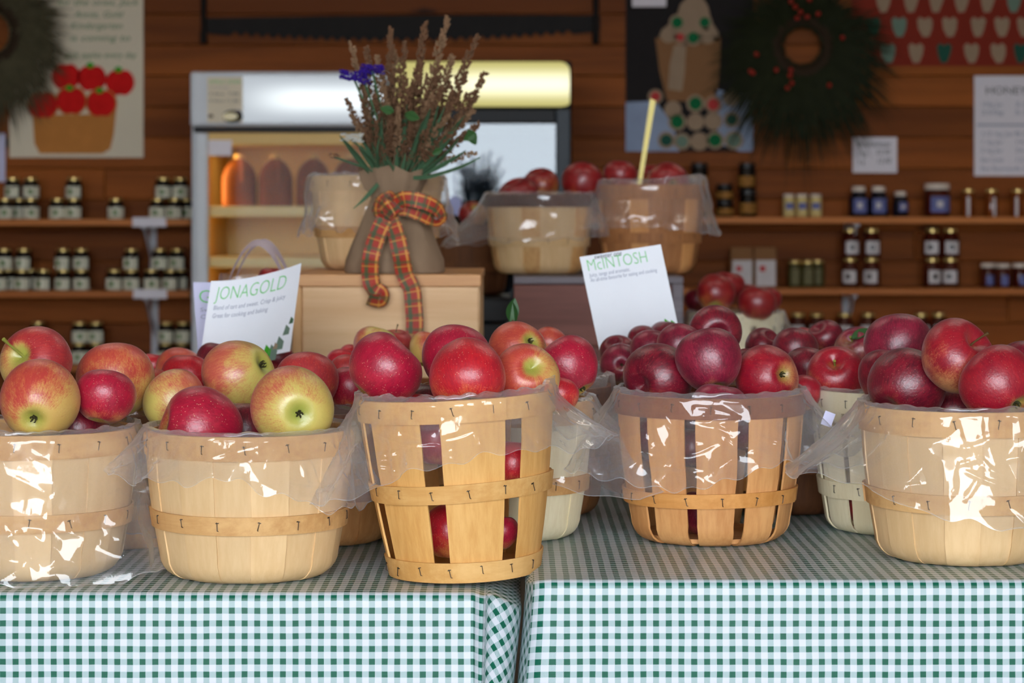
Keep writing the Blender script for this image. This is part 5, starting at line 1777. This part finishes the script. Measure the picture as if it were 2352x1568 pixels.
JUG, jw, jh = jug_mesh()
JCAP = MB().lathe([(0.001, jh * .955), (0.33 * jw, jh * .955), (0.34 * jw, jh * 1.035), (0.30 * jw, jh * 1.045), (0.001, jh * 1.045)], 20, cap=False).mesh('cap', True)
JHAN = MB().tube([(0.30 * jw, -0.80 * jw, jh * 0.90), (0.36 * jw, -1.02 * jw, jh * 0.84), (0.38 * jw, -1.14 * jw, jh * 0.70), (0.36 * jw, -1.10 * jw, jh * 0.58), (0.33 * jw, -0.98 * jw, jh * 0.52)], 0.16 * jw, 8).mesh('handle', True)
for px, lab in [(550, 'cider jug nearest the hinge side on the top fridge shelf'), (633, 'second cider jug from the fridge hinge side'), (720, 'third cider jug from the fridge hinge side'), (804, 'cider jug partly hidden by the dried flowers')]:
    o = link('cider_jug', JUG, M['cider'])
    Yj = 7.22 + 0.135
    o.location = ((px - 1176) * Yj / F, Yj, ZfL(475) + 0.0005)
    tag(o, lab, 'jug', 'cider jugs in the fridge')
    link('cap', JCAP, M['jug_cap'], o)
    link('handle', JHAN, M['cider'], o)


def build_right_fridge():
    r, hx, s, Z, zt, zh, D, body, z0 = fridge(905, 1313, 140, 248, 7.2, 'black upright fridge with a glowing yellow header and pale glass', False)
    tk = 0.035
    MB().box(-hx, -hx + tk, 0.02, D, 0, zt, 0.004).build('side_wall', body, r)
    MB().box(hx - tk, hx, 0.02, D, 0, zt, 0.004).build('side_wall', body, r)
    MB().box(-hx + tk, hx - tk, D - 0.03, D, 0, zt, 0.002).build('back_wall', M['fridge_grey'], r)
    MB().box(-hx + tk, hx - tk, 0.02, D - 0.031, zt - 0.03, zt, 0.002).build('top_wall', body, r)
    MB().box(-hx + tk, hx - tk, 0.02, D - 0.031, 0, z0, 0.003).build('plinth', M['fridge_black'], r)
    MB().box(-hx + tk, hx - tk, 0.05, D - 0.031, Z(285), zh - 0.002, 0.003).build('ceiling_liner', body, r)
    hd = MB().box(-hx, hx, -0.008, 0.019, zh, zt, 0.006).build('header', body, r)
    # bowed, rounded lit panel
    v, f = [], []
    hh = (zt - zh) / 2 - 0.004
    zc = (zt + zh) / 2
    out = []
    rad = 0.03
    for (cx_, cz_, a0) in [(hx - 0.006 - rad, hh - rad, 0), (-hx + 0.006 + rad, hh - rad, 90), (-hx + 0.006 + rad, -hh + rad * .4, 180), (hx - 0.006 - rad, -hh + rad * .4, 270)]:
        for k in range(6):
            a = math.radians(a0 + 90 * k / 5)
            rz = rad if a0 < 180 else rad * .4
            out.append((cx_ + rad * math.cos(a), zc + cz_ + rz * math.sin(a)))
    MB().prism(out, -0.022, -0.0085).build('lit_panel', M['lit_yellow'], hd)
    dr = MB().box(-hx + 0.004, -hx + 0.05, -0.025, 0.015, 0.12, zh - 0.004, 0.004).build('door', M['fridge_black'], r)
    MB().box(hx - 0.05, hx - 0.004, -0.025, 0.015, 0.12, zh - 0.004, 0.004).build('stile', M['fridge_grey'], dr)
    MB().box(-hx + 0.0505, hx - 0.0505, -0.025, 0.015, Z(284), zh - 0.004, 0.004).build('top_rail', M['fridge_black'], dr)
    MB().box(-hx + 0.0505, hx - 0.0505, -0.025, 0.015, 0.12, 0.22, 0.004).build('bottom_rail', M['fridge_black'], dr)
    MB().box(-hx + 0.0505, hx - 0.0505, -0.004, 0.0, 0.2205, Z(284.5)).build('glass', M['pane_coated'], dr)
    for zz in (Z(470), Z(600)):
        MB().box(-hx + tk + 0.002, hx - tk - 0.002, 0.06, D - 0.035, zz - 0.012, zz, 0.002).build('shelf', M['fridge_grey'], r)
    tg = MB().add([P(1030, 458, 7.165) - r.location, P(1030, 494, 7.165) - r.location, P(1060, 494, 7.165) - r.location, P(1060, 458, 7.165) - r.location, P(1045, 447, 7.165) - r.location], [(0, 1, 2, 3, 4)]).build('hanging_tag', M['tag_lavender'], dr)
    MB().tube([P(1045, 449, 7.165) - r.location, P(1045, 420, 7.166) - r.location, P(1043, 396, 7.168) - r.location], 0.0012, 5).build('string', M['tag_lavender'], tg)


build_right_fridge()

# ------------------------------------------------------------------ shelves and brackets on the back wall
SHY0 = 7.75
sS = F / SHY0
ZS = lambda py: CAM_H - (py - 500) / sS


def shelf(px0, px1, py, label):
    x0, x1 = (px0 - 1176) / sS, (px1 - 1176) / sS
    r = MB().box(x0, x1, SHY0, WALL_Y - 0.0005, ZS(py) - 0.022, ZS(py), 0.002).build('wall_shelf', M['shelf_board'])
    tag(r, label, 'shelf')
    return ZS(py)


SL1 = shelf(-240, 436, 503, 'upper wooden wall shelf of small jam jars beside the white fridge')
SL2 = shelf(-240, 436, 668, 'middle wooden wall shelf of stacked jam jars beside the white fridge')
SL3 = shelf(-240, 436, 838, 'lowest wooden wall shelf behind the striped apples')
SR1 = shelf(1318, 2620, 498, 'upper wooden wall shelf of honey and mustard jars')
SR2 = shelf(1318, 2620, 662, 'middle wooden wall shelf of stacked honey jars and paper bags')
SR3 = shelf(1318, 2620, 832, 'lowest wooden wall shelf behind the dark red apples')


def bracket(px, z_top, z_bot, label):
    x = (px - 1176) / sS
    r = empty('shelf_bracket', (x, WALL_Y, z_top))
    tag(r, label, 'bracket', 'shelf brackets')
    MB().box(-0.012, 0.012, -0.008, -0.0005, z_bot - z_top, -0.0225, 0.001).build('upright', M['bracket_metal'], r)
    MB().box(-0.010, 0.010, -0.21, -0.0085, -0.034, -0.0225, 0.001).build('arm', M['bracket_metal'], r)
    MB().add([(-0.003, -0.20, -0.0345), (0.003, -0.20, -0.0345), (0.003, -0.009, -0.17), (-0.003, -0.009, -0.17), (-0.003, -0.18, -0.0345), (0.003, -0.18, -0.0345), (0.003, -0.009, -0.14), (-0.003, -0.009, -0.14)],
             [(0, 1, 2, 3), (4, 7, 6, 5), (0, 3, 7, 4), (1, 5, 6, 2), (0, 4, 5, 1), (3, 2, 6, 7)]).build('brace', M['bracket_metal'], r)


bracket(326, SL1, SL2 + 0.001, 'grey metal bracket under the upper jam shelf')
bracket(330, SL2, SL3 + 0.001, 'grey metal bracket under the middle jam shelf')
bracket(1972, SR1, SR2 + 0.001, 'grey metal bracket under the upper honey shelf')
bracket(1967, SR2, SR3 + 0.001, 'grey metal bracket under the middle honey shelf')
for px, z, lab in [(343, SL1, 'blank white card on the edge of the upper jam shelf'), (345, SL2, 'blank white card on the edge of the middle jam shelf')]:
    x = (px - 1176) / sS
    o = MB().box(-0.057, 0.057, -0.003, -0.0005, -0.026, 0.006).build('shelf_card', M['paper_card'], loc=(x, SHY0, z))
    tag(o, lab, 'card')

# ------------------------------------------------------------------ jars
JARS = {}


def jar_kind(key, r, h, lid_h, lid_r, body_m, lid_m, label_m, lab=(0.18, 0.72), shoulder=0.8, wide=2.2, mark=None, bulge=0.0):
    hb = h - lid_h
    prof = [(0.001, 0), (r * 0.92, 0), (r, 0.004), (r * (1 + bulge), hb * 0.35), (r, hb * shoulder * 0.95), (lid_r * 0.93, hb * 0.985), (lid_r * 0.9, hb), (0.001, hb)]
    body = MB().lathe(prof, 20, cap=False).mesh('jar', True)
    lid = MB().lathe([(0.001, hb), (lid_r, hb), (lid_r, h - 0.002), (lid_r * 0.94, h), (0.001, h)], 20, cap=False).mesh('lid')
    rl = r * (1 + bulge) + 0.0006
    a0, a1 = -math.pi / 2 - wide / 2, -math.pi / 2 + wide / 2
    lb = MB().lathe([(rl, hb * lab[0]), (rl, hb * lab[1])], 14, cap=False, a0=a0, a1=a1).mesh('label', True)
    mk = None
    if mark:
        z0, z1 = hb * (lab[0] + 0.32 * (lab[1] - lab[0])), hb * (lab[0] + 0.72 * (lab[1] - lab[0]))
        mk = (MB().lathe([(rl + 0.0005, z0), (rl + 0.0005, z1)], 5, cap=False, a0=-math.pi / 2 - 0.34, a1=-math.pi / 2 + 0.14).mesh('label_mark'), mark)
    JARS[key] = (body, lid, lb, mk, M[body_m], M[lid_m], M[label_m], h, r)


jar_kind('preserve', 0.0285, 0.070, 0.009, 0.022, 'jar_black', 'lid_gold', 'label_pale', (0.02, 0.66), 0.86, 2.5, 'label_mark')
jar_kind('orange', 0.030, 0.092, 0.016, 0.029, 'jar_black', 'lid_black', 'label_orange', (0.15, 0.62), 0.95, 2.4)
jar_kind('orange_small', 0.030, 0.056, 0.011, 0.029, 'jar_black', 'lid_black', 'label_orange', (0.15, 0.66), 0.95, 2.4)
jar_kind('mustard', 0.0205, 0.078, 0.011, 0.019, 'jar_mustard', 'lid_white', 'label_blue', (0.38, 0.72), 0.92, 1.5)
jar_kind('syrup', 0.034, 0.104, 0.018, 0.023, 'jar_blue', 'lid_white', 'label_blue', (0.15, 0.72), 0.72, 1.5, 'label_white', 0.0)
jar_kind('syrup_small', 0.028, 0.086, 0.015, 0.020, 'jar_blue', 'lid_white', 'label_blue', (0.25, 0.70), 0.74, 1.2, 'label_white')
jar_kind('large', 0.046, 0.114, 0.021, 0.043, 'jar_amber', 'lid_white', 'label_blue', (0.16, 0.74), 0.92, 1.6, 'label_white')
jar_kind('slim', 0.0225, 0.094, 0.010, 0.020, 'jar_honey', 'lid_gold', 'label_white', (0.02, 0.80), 0.92, 0.45)
jar_kind('honey', 0.030, 0.100, 0.012, 0.022, 'jar_amber', 'lid_gold', 'label_white', (0.16, 0.66), 0.84, 1.7, 'jar_black')
jar_kind('olive', 0.0245, 0.092, 0.010, 0.021, 'jar_olive', 'lid_gold', 'label_olive', (0.10, 0.76), 0.9, 1.3)
jar_kind('preserve_red', 0.027, 0.082, 0.014, 0.026, 'jar_amber', 'lid_white', 'label_blue', (0.10, 0.62), 0.92, 0.9)


def jar(key, px, z, label, group, Y=7.86, name='jam_jar', tilt=0.0):
    body, lid, lb, mk, bm, lm, labm, h, r = JARS[key]
    o = link(name, body, bm, loc=((px - 1176) * Y / F, Y, z + 0.0006))
    tag(o, label, 'jar', group)
    link('lid', lid, lm, o)
    a = link('label', lb, labm, o)
    a.rotation_euler[2] = random.uniform(-0.35, 0.35)
    if mk:
        b = link('label_mark', mk[0], M[mk[1]], a)
    return h


ORD = ['first', 'second', 'third', 'fourth', 'fifth', 'sixth', 'seventh', 'eighth', 'ninth', 'tenth', 'eleventh', 'twelfth', 'thirteenth']
hp = JARS['preserve'][7]


def jam_row(xs, z, where, back=()):
    n = len(xs)
    xs = sorted(xs)
    for i, px in enumerate(xs):
        if i < n / 2:
            w = f'{ORD[i]} from the frame edge'
        else:
            w = f'{ORD[n - 1 - i]} from the white fridge'
        jar('preserve', px, z, f'dark pale-labelled jam jar, {where}, {w}', 'jam jars on the shelves beside the white fridge', 7.92 if px in back else 7.84)


jam_row([12, 44, 71, 132, 170, 266, 362, 401, 426], SL1, 'bottom row of upper shelf', back=(44, 426))
jam_row([30, 71.5, 170, 375, 413], SL1 + hp + 0.0008, 'top row of upper shelf')
jam_row([-2, 20, 51, 70.5, 100, 145, 187, 262, 302, 348, 392, 414], SL2, 'bottom row of middle shelf', back=(20, 70.5, 414))
jam_row([10, 55, 145, 187, 302, 367, 407], SL2 + hp + 0.0008, 'top row of middle shelf')
jam_row([90, 182, 220, 380, 418], SL3, 'bottom row of lowest shelf')
jam_row([88, 183, 221, 382, 421], SL3 + hp + 0.0008, 'top row of lowest shelf')

G = 'jars on the right-hand shelves'
h1 = jar('orange', 1608, SR1, 'black jar with an orange label, lower of the stack behind the brown basket', G)
jar('orange', 1606, SR1 + h1, 'black jar with an orange label, upper of the stack behind the brown basket', G)
h1 = jar('orange_small', 1664, SR1, 'short black jar, lower of the low stack on the upper shelf', G)
jar('orange_small', 1664, SR1 + h1, 'short black jar, upper of the low stack on the upper shelf', G)
h1 = jar('orange', 1718, SR1, 'black jar with an orange label, lower of the tall stack left of the mustard jars', G)
jar('orange', 1716, SR1 + h1, 'black jar with an orange label, upper of the tall stack left of the mustard jars', G)
for px, w in [(1812, 'left of the three'), (1842, 'middle of the three'), (1874, 'right of the three')]:
    jar('mustard', px, SR1, f'pale mustard jar with a white lid, {w} on the upper shelf', G)
jar('syrup', 1972, SR1, 'big dark bottle jar with a white cap, next to the mustard jars', G)
jar('syrup', 2018, SR1, 'big dark bottle jar with a white cap, between its twin and the small one', G)
jar('syrup_small', 2068, SR1, 'small dark bottle jar with a white cap on the upper shelf', G)
jar('large', 2152, SR1, 'widest jar with a cream lid and blue round label', G)
jar('slim', 2224, SR1, 'slim honey jar with gold lid just right of the widest jar', G)
jar('slim', 2277, SR1, 'slim honey jar with gold lid under the HONEY price list', G)
jar('slim', 2337, SR1, 'slim honey jar with gold lid at the frame edge on the upper shelf', G)
jar('olive', 1825, SR2, 'olive-brown jar with gold lid beside the paper bags', G)
jar('olive', 1856, SR2, 'olive-brown jar with gold lid, middle one of three on the middle shelf', G)
jar('olive', 1878, SR2, 'olive-brown jar with gold lid, half behind its neighbour', G, Y=7.92)
for px, w in [(1953, 'left stack of the left pair'), (2002, 'right stack of the left pair'), (2141, 'left stack of the right pair'), (2183, 'right stack of the right pair')]:
    hh = jar('honey', px, SR2, f'dark honey jar, bottom, {w} on the middle shelf', G)
    jar('honey', px, SR2 + hh, f'dark honey jar, top, {w} on the middle shelf', G)
jar('preserve_red', 2270, SR2, 'red-brown jar with white lid, first after the honey stacks', G)
jar('preserve_red', 2303, SR2, 'red-brown jar with white lid and blue label, second after the honey stacks', G, Y=7.80)
jar('preserve_red', 2342, SR2, 'red-brown jar with white lid at the frame edge on the middle shelf', G)
hl = JARS['honey'][7]
for px, w in [(1833, 'first past the small basket'), (1876, 'second past the small basket'), (1940, 'just left of the bracket'), (1994, 'just right of the bracket'), (2115, 'behind the big plum apple'), (2156, 'between plum and red-yellow apples')]:
    z3 = ZS(722) - hl
    jar('honey', px, z3, f'gold-lidded honey jar on the lowest shelf, {w}', G)
    if z3 > SR3 + 0.03:
        k = z3 - SR3 - 0.001
        o = MB().lathe([(0.001, 0), (0.030, 0), (0.030, k), (0.001, k)], 18, cap=False).build('honey_tub', M['jar_amber'], loc=((px - 1176) * 7.86 / F, 7.86, SR3 + 0.0006))
        tag(o, f'squat jar under a gold-lidded one, lowest shelf, {w}', 'jar', G)


def kraft_bag(px, label):
    Y = 7.86
    r = empty('paper_bag', ((px - 1176) * Y / F, Y, SR2))
    tag(r, label, 'paper bag', 'paper bags on the middle shelf')
    s_ = F / Y
    w, h = 25 / s_, 92 / s_
    MB().add([(-w, -0.025, 0.0006), (w, -0.025, 0.0006), (w, 0.025, 0.0006), (-w, 0.025, 0.0006), (-w, -0.024, h * .7), (w, -0.024, h * .7), (w, 0.024, h * .7), (-w, 0.024, h * .7), (-w * .98, -0.003, h), (w * .98, -0.003, h), (w * .98, 0.003, h), (-w * .98, 0.003, h)],
             [(3, 2, 1, 0), (0, 1, 5, 4), (1, 2, 6, 5), (2, 3, 7, 6), (3, 0, 4, 7), (4, 5, 9, 8), (5, 6, 10, 9), (6, 7, 11, 10), (7, 4, 8, 11), (8, 9, 10, 11)]).build('bag_body', M['kraft'], r)
    lb = MB().box(-w * .9, w * .9, -0.0265, -0.0255, 0.004, h * .68).build('label', M['label_white'], r)
    MB().box(-w * .55, -w * .05, -0.0275, -0.0268, h * .40, h * .54).build('stamp', M['stamp_red'], lb)


kraft_bag(1703, 'brown paper bag with a white label, nearer the brown basket')
kraft_bag(1757, 'brown paper bag with a white label, nearer the olive-brown jars')


# ------------------------------------------------------------------ things pinned on the back wall
WY = WALL_Y - 0.0035
sW = F / WALL_Y
WX = lambda px: (px - 1176) / sW
WZ = lambda py: CAM_H - (py - 500) / sW


def sheet(name, px0, px1, py0, py1, mat, label, cat, thick=0.002):
    r = MB().box(WX(px0) - WX((px0 + px1) / 2), WX(px1) - WX((px0 + px1) / 2), -thick, 0, WZ(py1) - WZ((py0 + py1) / 2), WZ(py0) - WZ((py0 + py1) / 2)).build(name, mat, loc=(WX((px0 + px1) / 2), WY, WZ((py0 + py1) / 2)))
    tag(r, label, cat)
    cx, cy = (px0 + px1) / 2, (py0 + py1) / 2

    def loc(px, py):
        return ((px - cx) / sW, -(py - cy) / sW)
    return r, loc, thick


def blob(name, r, loc, outline_px, mat, layer):
    out = [loc(*p) for p in outline_px]
    return MB().prism(out, -0.002 - 0.0012 * layer, -0.0021 - 0.0012 * (layer - 1)).build(name, mat, r)


def wtext(r, loc, body, px, py, h_px, mat, fit=None, shear=0.0, layer=1, thin=0.0):
    v, f = text_verts(body, h_px / sW * 1.35, thin, 'LEFT', shear)
    k = (fit / sW / max(p[0] for p in v)) if fit else 1.0
    x, y = loc(px, py)
    link('lettering', mesh_from('lettering', [(x + p[0] * k, -0.0024 - 0.0004 * layer, y + p[1]) for p in v], f), mat, r)


# basket-of-apples poster
r, loc, _ = sheet('apple_poster', 22, 330, -60, 362, M['paper_beige'], 'beige poster of cut-out red apples in a basket with green writing', 'poster')
for i, (t, x, y, w) in enumerate([('for the ones, Jack', 130, 12, 190), ('Annie, Gold', 170, 40, 115), ('Kindergarten', 162, 66, 120), ('is coming to', 160, 94, 140), ('pick apples every day', 150, 133, 165)]):
    wtext(r, loc, t, x, y, 15, M['print_green_dark'], w, 0.3)
blob('cutout_basket', r, loc, [(75, 258), (100, 264), (235, 262), (268, 250), (262, 310), (254, 342), (236, 353), (92, 353), (80, 330)], M['felt_brown'], 1)
for i, (x, y, lf) in enumerate([(152, 178, 0), (212, 182, 1), (277, 192, 1), (100, 244, 0), (165, 234, 1), (234, 240, 1)]):
    out = [(x + 33 * math.cos(a) * (1 - 0.10 * max(0, math.sin(a)) ** 2), y - 2 + 33 * math.sin(a) - (6 * math.exp(-(math.cos(a) / .3) ** 2) if math.sin(a) > 0 else -6 * math.exp(-(math.cos(a) / .35) ** 2))) for a in [2 * math.pi * k / 26 for k in range(26)]]
    halo = [(x + (px - x) * 1.10, y + (py - y) * 1.10) for px, py in out]
    blob('cutout_edge', r, loc, halo[::-1], M['felt_brown'] if i > 2 else M['paper_beige'], 2 + (i > 2) * 2)
    a_ = blob('cutout_apple', r, loc, out[::-1], M['felt_red'], 3 + (i > 2) * 2)
    if lf:
        o = [(x - 14, y - 34), (x - 4, y - 40), (x + 6, y - 34), (x + 2, y - 25), (x - 9, y - 25)]
        blob('cutout_leaf', r, loc, o[::-1], M['felt_green'], 4 + (i > 2) * 2)

# dark photo poster: a tall basket with round sweets
r, loc, _ = sheet('basket_poster', 1437, 1730, -60, 348, M['poster_black'], 'dark photo poster of a tan tub piled with round sweets', 'poster')
blob('printed_ground', r, loc, [(1437, 235), (1505, 232), (1545, 285), (1560, 348), (1437, 348)][::-1], M['poster_blue'], 1)
blob('printed_ground', r, loc, [(1640, 205), (1690, 215), (1729, 215), (1729, 348), (1700, 348), (1650, 330)][::-1], M['poster_blue'], 1)
blob('printed_pile', r, loc, [(1512, 85), (1530, 60), (1552, 45), (1562, 10), (1600, -25), (1626, 15), (1634, 50), (1650, 75), (1652, 95), (1580, 105)][::-1], M['note_cream'], 1)
blob('printed_tub', r, loc, [(1505, 88), (1655, 84), (1652, 170), (1644, 235), (1532, 232), (1515, 165)][::-1], M['kraft'], 1)
blob('printed_tub_light', r, loc, [(1548, 104), (1576, 102), (1572, 170), (1566, 210), (1534, 205), (1538, 150)][::-1], M['note_cream'], 2)
sw = [(1555, 52, 16, 'sweet_green'), (1618, 52, 15, 'sweet_green'), (1592, 87, 16, 'sweet_green'), (1562, 86, 12, 'stamp_red'), (1586, 18, 16, 'note_cream'), (1535, 80, 16, 'note_cream'), (1624, 82, 16, 'note_cream'),
      (1545, 252, 17, 'note_cream'), (1597, 238, 18, 'sweet_green'), (1638, 240, 17, 'stamp_red'), (1679, 225, 17, 'note_cream'), (1505, 222, 14, 'stamp_red'), (1555, 280, 18, 'sweet_green'), (1597, 280, 17, 'note_cream'),
      (1638, 278, 18, 'note_cream'), (1680, 275, 16, 'note_teal'), (1530, 322, 17, 'note_teal'), (1566, 325, 17, 'note_mint'), (1606, 325, 18, 'note_cream'), (1642, 322, 18, 'sweet_green'), (1685, 322, 19, 'note_mint')]
for x, y, rad, m_ in sw:
    blob('printed_sweet', r, loc, disc(x, y, rad + 3, rad + 3, 16), M['note_cream'], 3)
    blob('printed_sweet', r, loc, disc(x, y, rad - 3, rad - 3, 12), M[m_], 4)
c, cl, _ = sheet('caption_card', 1452, 1530, -22, 16, M['paper_card'], 'small white caption card at the top of the dark poster', 'card')
c.location.y -= 0.004

# red class board with apple-shaped notes
r, loc, _ = sheet('notice_board', 1955, 2420, -120, 152, M['brick_paper'], 'brick-red paper board covered with rows of small apple notes', 'notice board')
rows_ = [(-40, [2005, 2065, 2120, 2185, 2245, 2300]), (6, [2028, 2092, 2150, 2208, 2268, 2328]), (62, [2004, 2064, 2123, 2180, 2246, 2300, 2352]), (122, [2038, 2103, 2168, 2230, 2291, 2344])]
cols_ = ['note_cream', 'note_mint', 'note_cream', 'note_teal', 'note_cream', 'note_cream', 'note_mint']
teal = {(2004, 62), (2168, 122), (2344, 122)}
mint = {(2038, 122), (2064, 62), (2328, 6)}
for y, xs in rows_:
    for i, x in enumerate(xs):
        k = random.uniform(-3, 3)
        out = [(x - 17, y - 16), (x - 10, y - 23), (x, y - 17), (x + 10, y - 23), (x + 18, y - 15), (x + 15 + k, y + 4), (x + 8 + k, y + 22), (x - 6 + k, y + 23), (x - 14, y + 5)]
        m_ = 'note_teal' if (x, y) in teal else 'note_mint' if (x, y) in mint else 'note_cream'
        blob('apple_note', r, loc, out[::-1], M[m_], 1)

# price lists
r, loc, _ = sheet('price_list', 2237, 2420, 174, 404, M['paper_card'], 'tall white price list headed HONEY at the frame edge', 'price list')
wtext(r, loc, 'HONEY', 2262, 216, 18, M['print_dark'], 96)
for y, a, b in [(245, '100g Jar', '3.00'), (263, '250g', '5.50'), (278, '', ''), (312, '1/2 kg Jar', '8.00'), (331, '1 kg Jar', '14.50'), (350, '2 kg Jar', '26.00'), (372, 'Bee Comb', '12.00'), (392, 'Bee Beeswax', '6.00')]:
    if a:
        wtext(r, loc, a, 2252, y, 11, M['print_grey'], 52 if len(a) < 9 else 78)
        wtext(r, loc, b, 2330, y, 11, M['print_grey'], 44)
MB().box(*[loc(2243, 0)[0], loc(2414, 0)[0]], -0.0032, -0.0021, loc(0, 289)[1], loc(0, 285)[1]).build('rule_line', M['print_grey'], r)
r, loc, _ = sheet('price_card', 1958, 2060, 315, 397, M['paper_card'], 'small white handwritten card below the wreath', 'card')
wtext(r, loc, 'Buckwheat', 1967, 337, 14, M['print_dark'], 78, 0.2)
wtext(r, loc, '2 kg', 1968, 358, 14, M['print_dark'], 22, 0.2)
wtext(r, loc, '22.00', 2010, 354, 12, M['print_dark'], 34, 0.2)
wtext(r, loc, '1 k', 1968, 379, 14, M['print_dark'], 18, 0.2)
wtext(r, loc, '12.00', 2012, 375, 13, M['print_dark'], 34, 0.2)
sheet('wall_notice', -60, 13, 306, 418, M['paper_lilac'], 'white notice cut by the frame below the beige poster', 'notice')


# wreaths
def wreath(px, py, r_in, r_out, mat, label, seed, n, droop, berries):
    rr = random.Random(seed)
    r = empty('wreath', (WX(px), WY - 0.05, WZ(py)))
    tag(r, label, 'wreath')
    m = MB()
    rm = (r_in + 18) / sW
    ring = [(rm * math.cos(2 * math.pi * k / 28), 0, rm * math.sin(2 * math.pi * k / 28)) for k in range(29)]
    MB().tube(ring, 0.022, 7).build('twig_ring', M['twig'], r, True)
    for k in range(n):
        a = rr.uniform(0, 2 * math.pi)
        base = Vector((math.cos(a), 0, math.sin(a))) * (rm + rr.uniform(-0.03, 0.03))
        sw_ = rr.gauss(0, 0.5)
        ln = (r_out - r_in - 18) / sW * rr.uniform(0.25, 1.0) ** 1.4 * 1.15
        d = Vector((math.cos(a + sw_), rr.uniform(-0.35, 0.22), math.sin(a + sw_))).normalized()
        tip = base + d * ln + Vector((0, 0, -droop * ln * rr.uniform(0.2, 1.0)))
        tip.y = min(tip.y, 0.04)
        mid = (base + tip) / 2 + Vector((0, -0.01, 0.012))
        w = d.cross(Vector((0, 1, 0))).normalized() * rr.uniform(0.0014, 0.0034)
        nn = len(m.v)
        m.add([base - w, base + w, mid + w * 1.1, mid - w * 1.1, tip], [(0, 1, 2, 3), (3, 2, 4)])
    o = m.build('needles', mat, r)
    o['kind'] = 'stuff'
    for (bx, by) in berries:
        q = MB().lathe([(0.001, -0.008), (0.006, -0.006), (0.008, 0), (0.006, 0.006), (0.001, 0.008)], 8, cap=False).build('berry', M['berry_red'], r, True, loc=((bx - px) / sW, -0.055, -(by - py) / sW))


wreath(1838, 108, 42, 215, M['pine_needle'], 'dark pine wreath with red berries on the plank wall', 4, 2300, 0.7,
       [(1808, 10), (1818, 22), (1830, 34), (1845, 45), (1850, 6), (1808, 165), (1806, 178), (1810, 195), (1800, 206), (1730, 130), (1716, 168), (1722, 172), (1775, 165), (1925, 92), (1895, 200), (1870, 38), (1822, 48)])
wreath(-20, 78, 50, 190, M['dry_needle'], 'dry grey-brown brushy wreath cut by the frame corner', 5, 3000, 0.5, [])


# two-man saw
def saw():
    r = empty('crosscut_saw', (WX(918), WY - 0.012, WZ(60)))
    tag(r, 'long dark two-man crosscut saw hung high on the plank wall', 'saw')
    top, bot = [], []
    n = 74
    for i in range(n + 1):
        t = i / n
        px = 468 + (1378 - 468) * t
        top.append((px, 42 - 6 * t - 3 * math.sin(math.pi * t)))
        e = 76 + 24 * max(0.0, math.sin(math.pi * t)) ** 0.8 - 4 * t
        if 0.06 < t < 0.93 and i % 2 == 0:
            e -= 11
        bot.append((px, e))
    pts = top + bot[::-1]
    out = [((a - 918) / sW, -(b - 60) / sW) for a, b in pts]
    # quads between top and bottom edges
    v, f = [], []
    for y in (0.0, 0.003):
        for p in top:
            v.append(((p[0] - 918) / sW, y, -(p[1] - 60) / sW))
        for p in bot:
            v.append(((p[0] - 918) / sW, y, -(p[1] - 60) / sW))
    k = n + 1
    for i in range(n):
        f.append((i, i + k, i + k + 1, i + 1))
        f.append((2 * k + i, 2 * k + i + 1, 3 * k + i + 1, 3 * k + i))
        f.append((k + i, 3 * k + i, 3 * k + i + 1, k + i + 1))
        f.append((i, i + 1, 2 * k + i + 1, 2 * k + i))
    link('blade', mesh_from('blade', v, f), M['saw_iron'], r)
    for px in (470, 1368):
        x = (px - 918) / sW
        MB().lathe([(0.001, -0.065), (0.013, -0.062), (0.013, -0.03), (0.009, -0.01), (0.011, 0.10), (0.014, 0.22), (0.010, 0.24), (0.001, 0.242)], 12, cap=False).build('handle', M['saw_iron'], r, True, loc=(x, -0.012, 0))


saw()
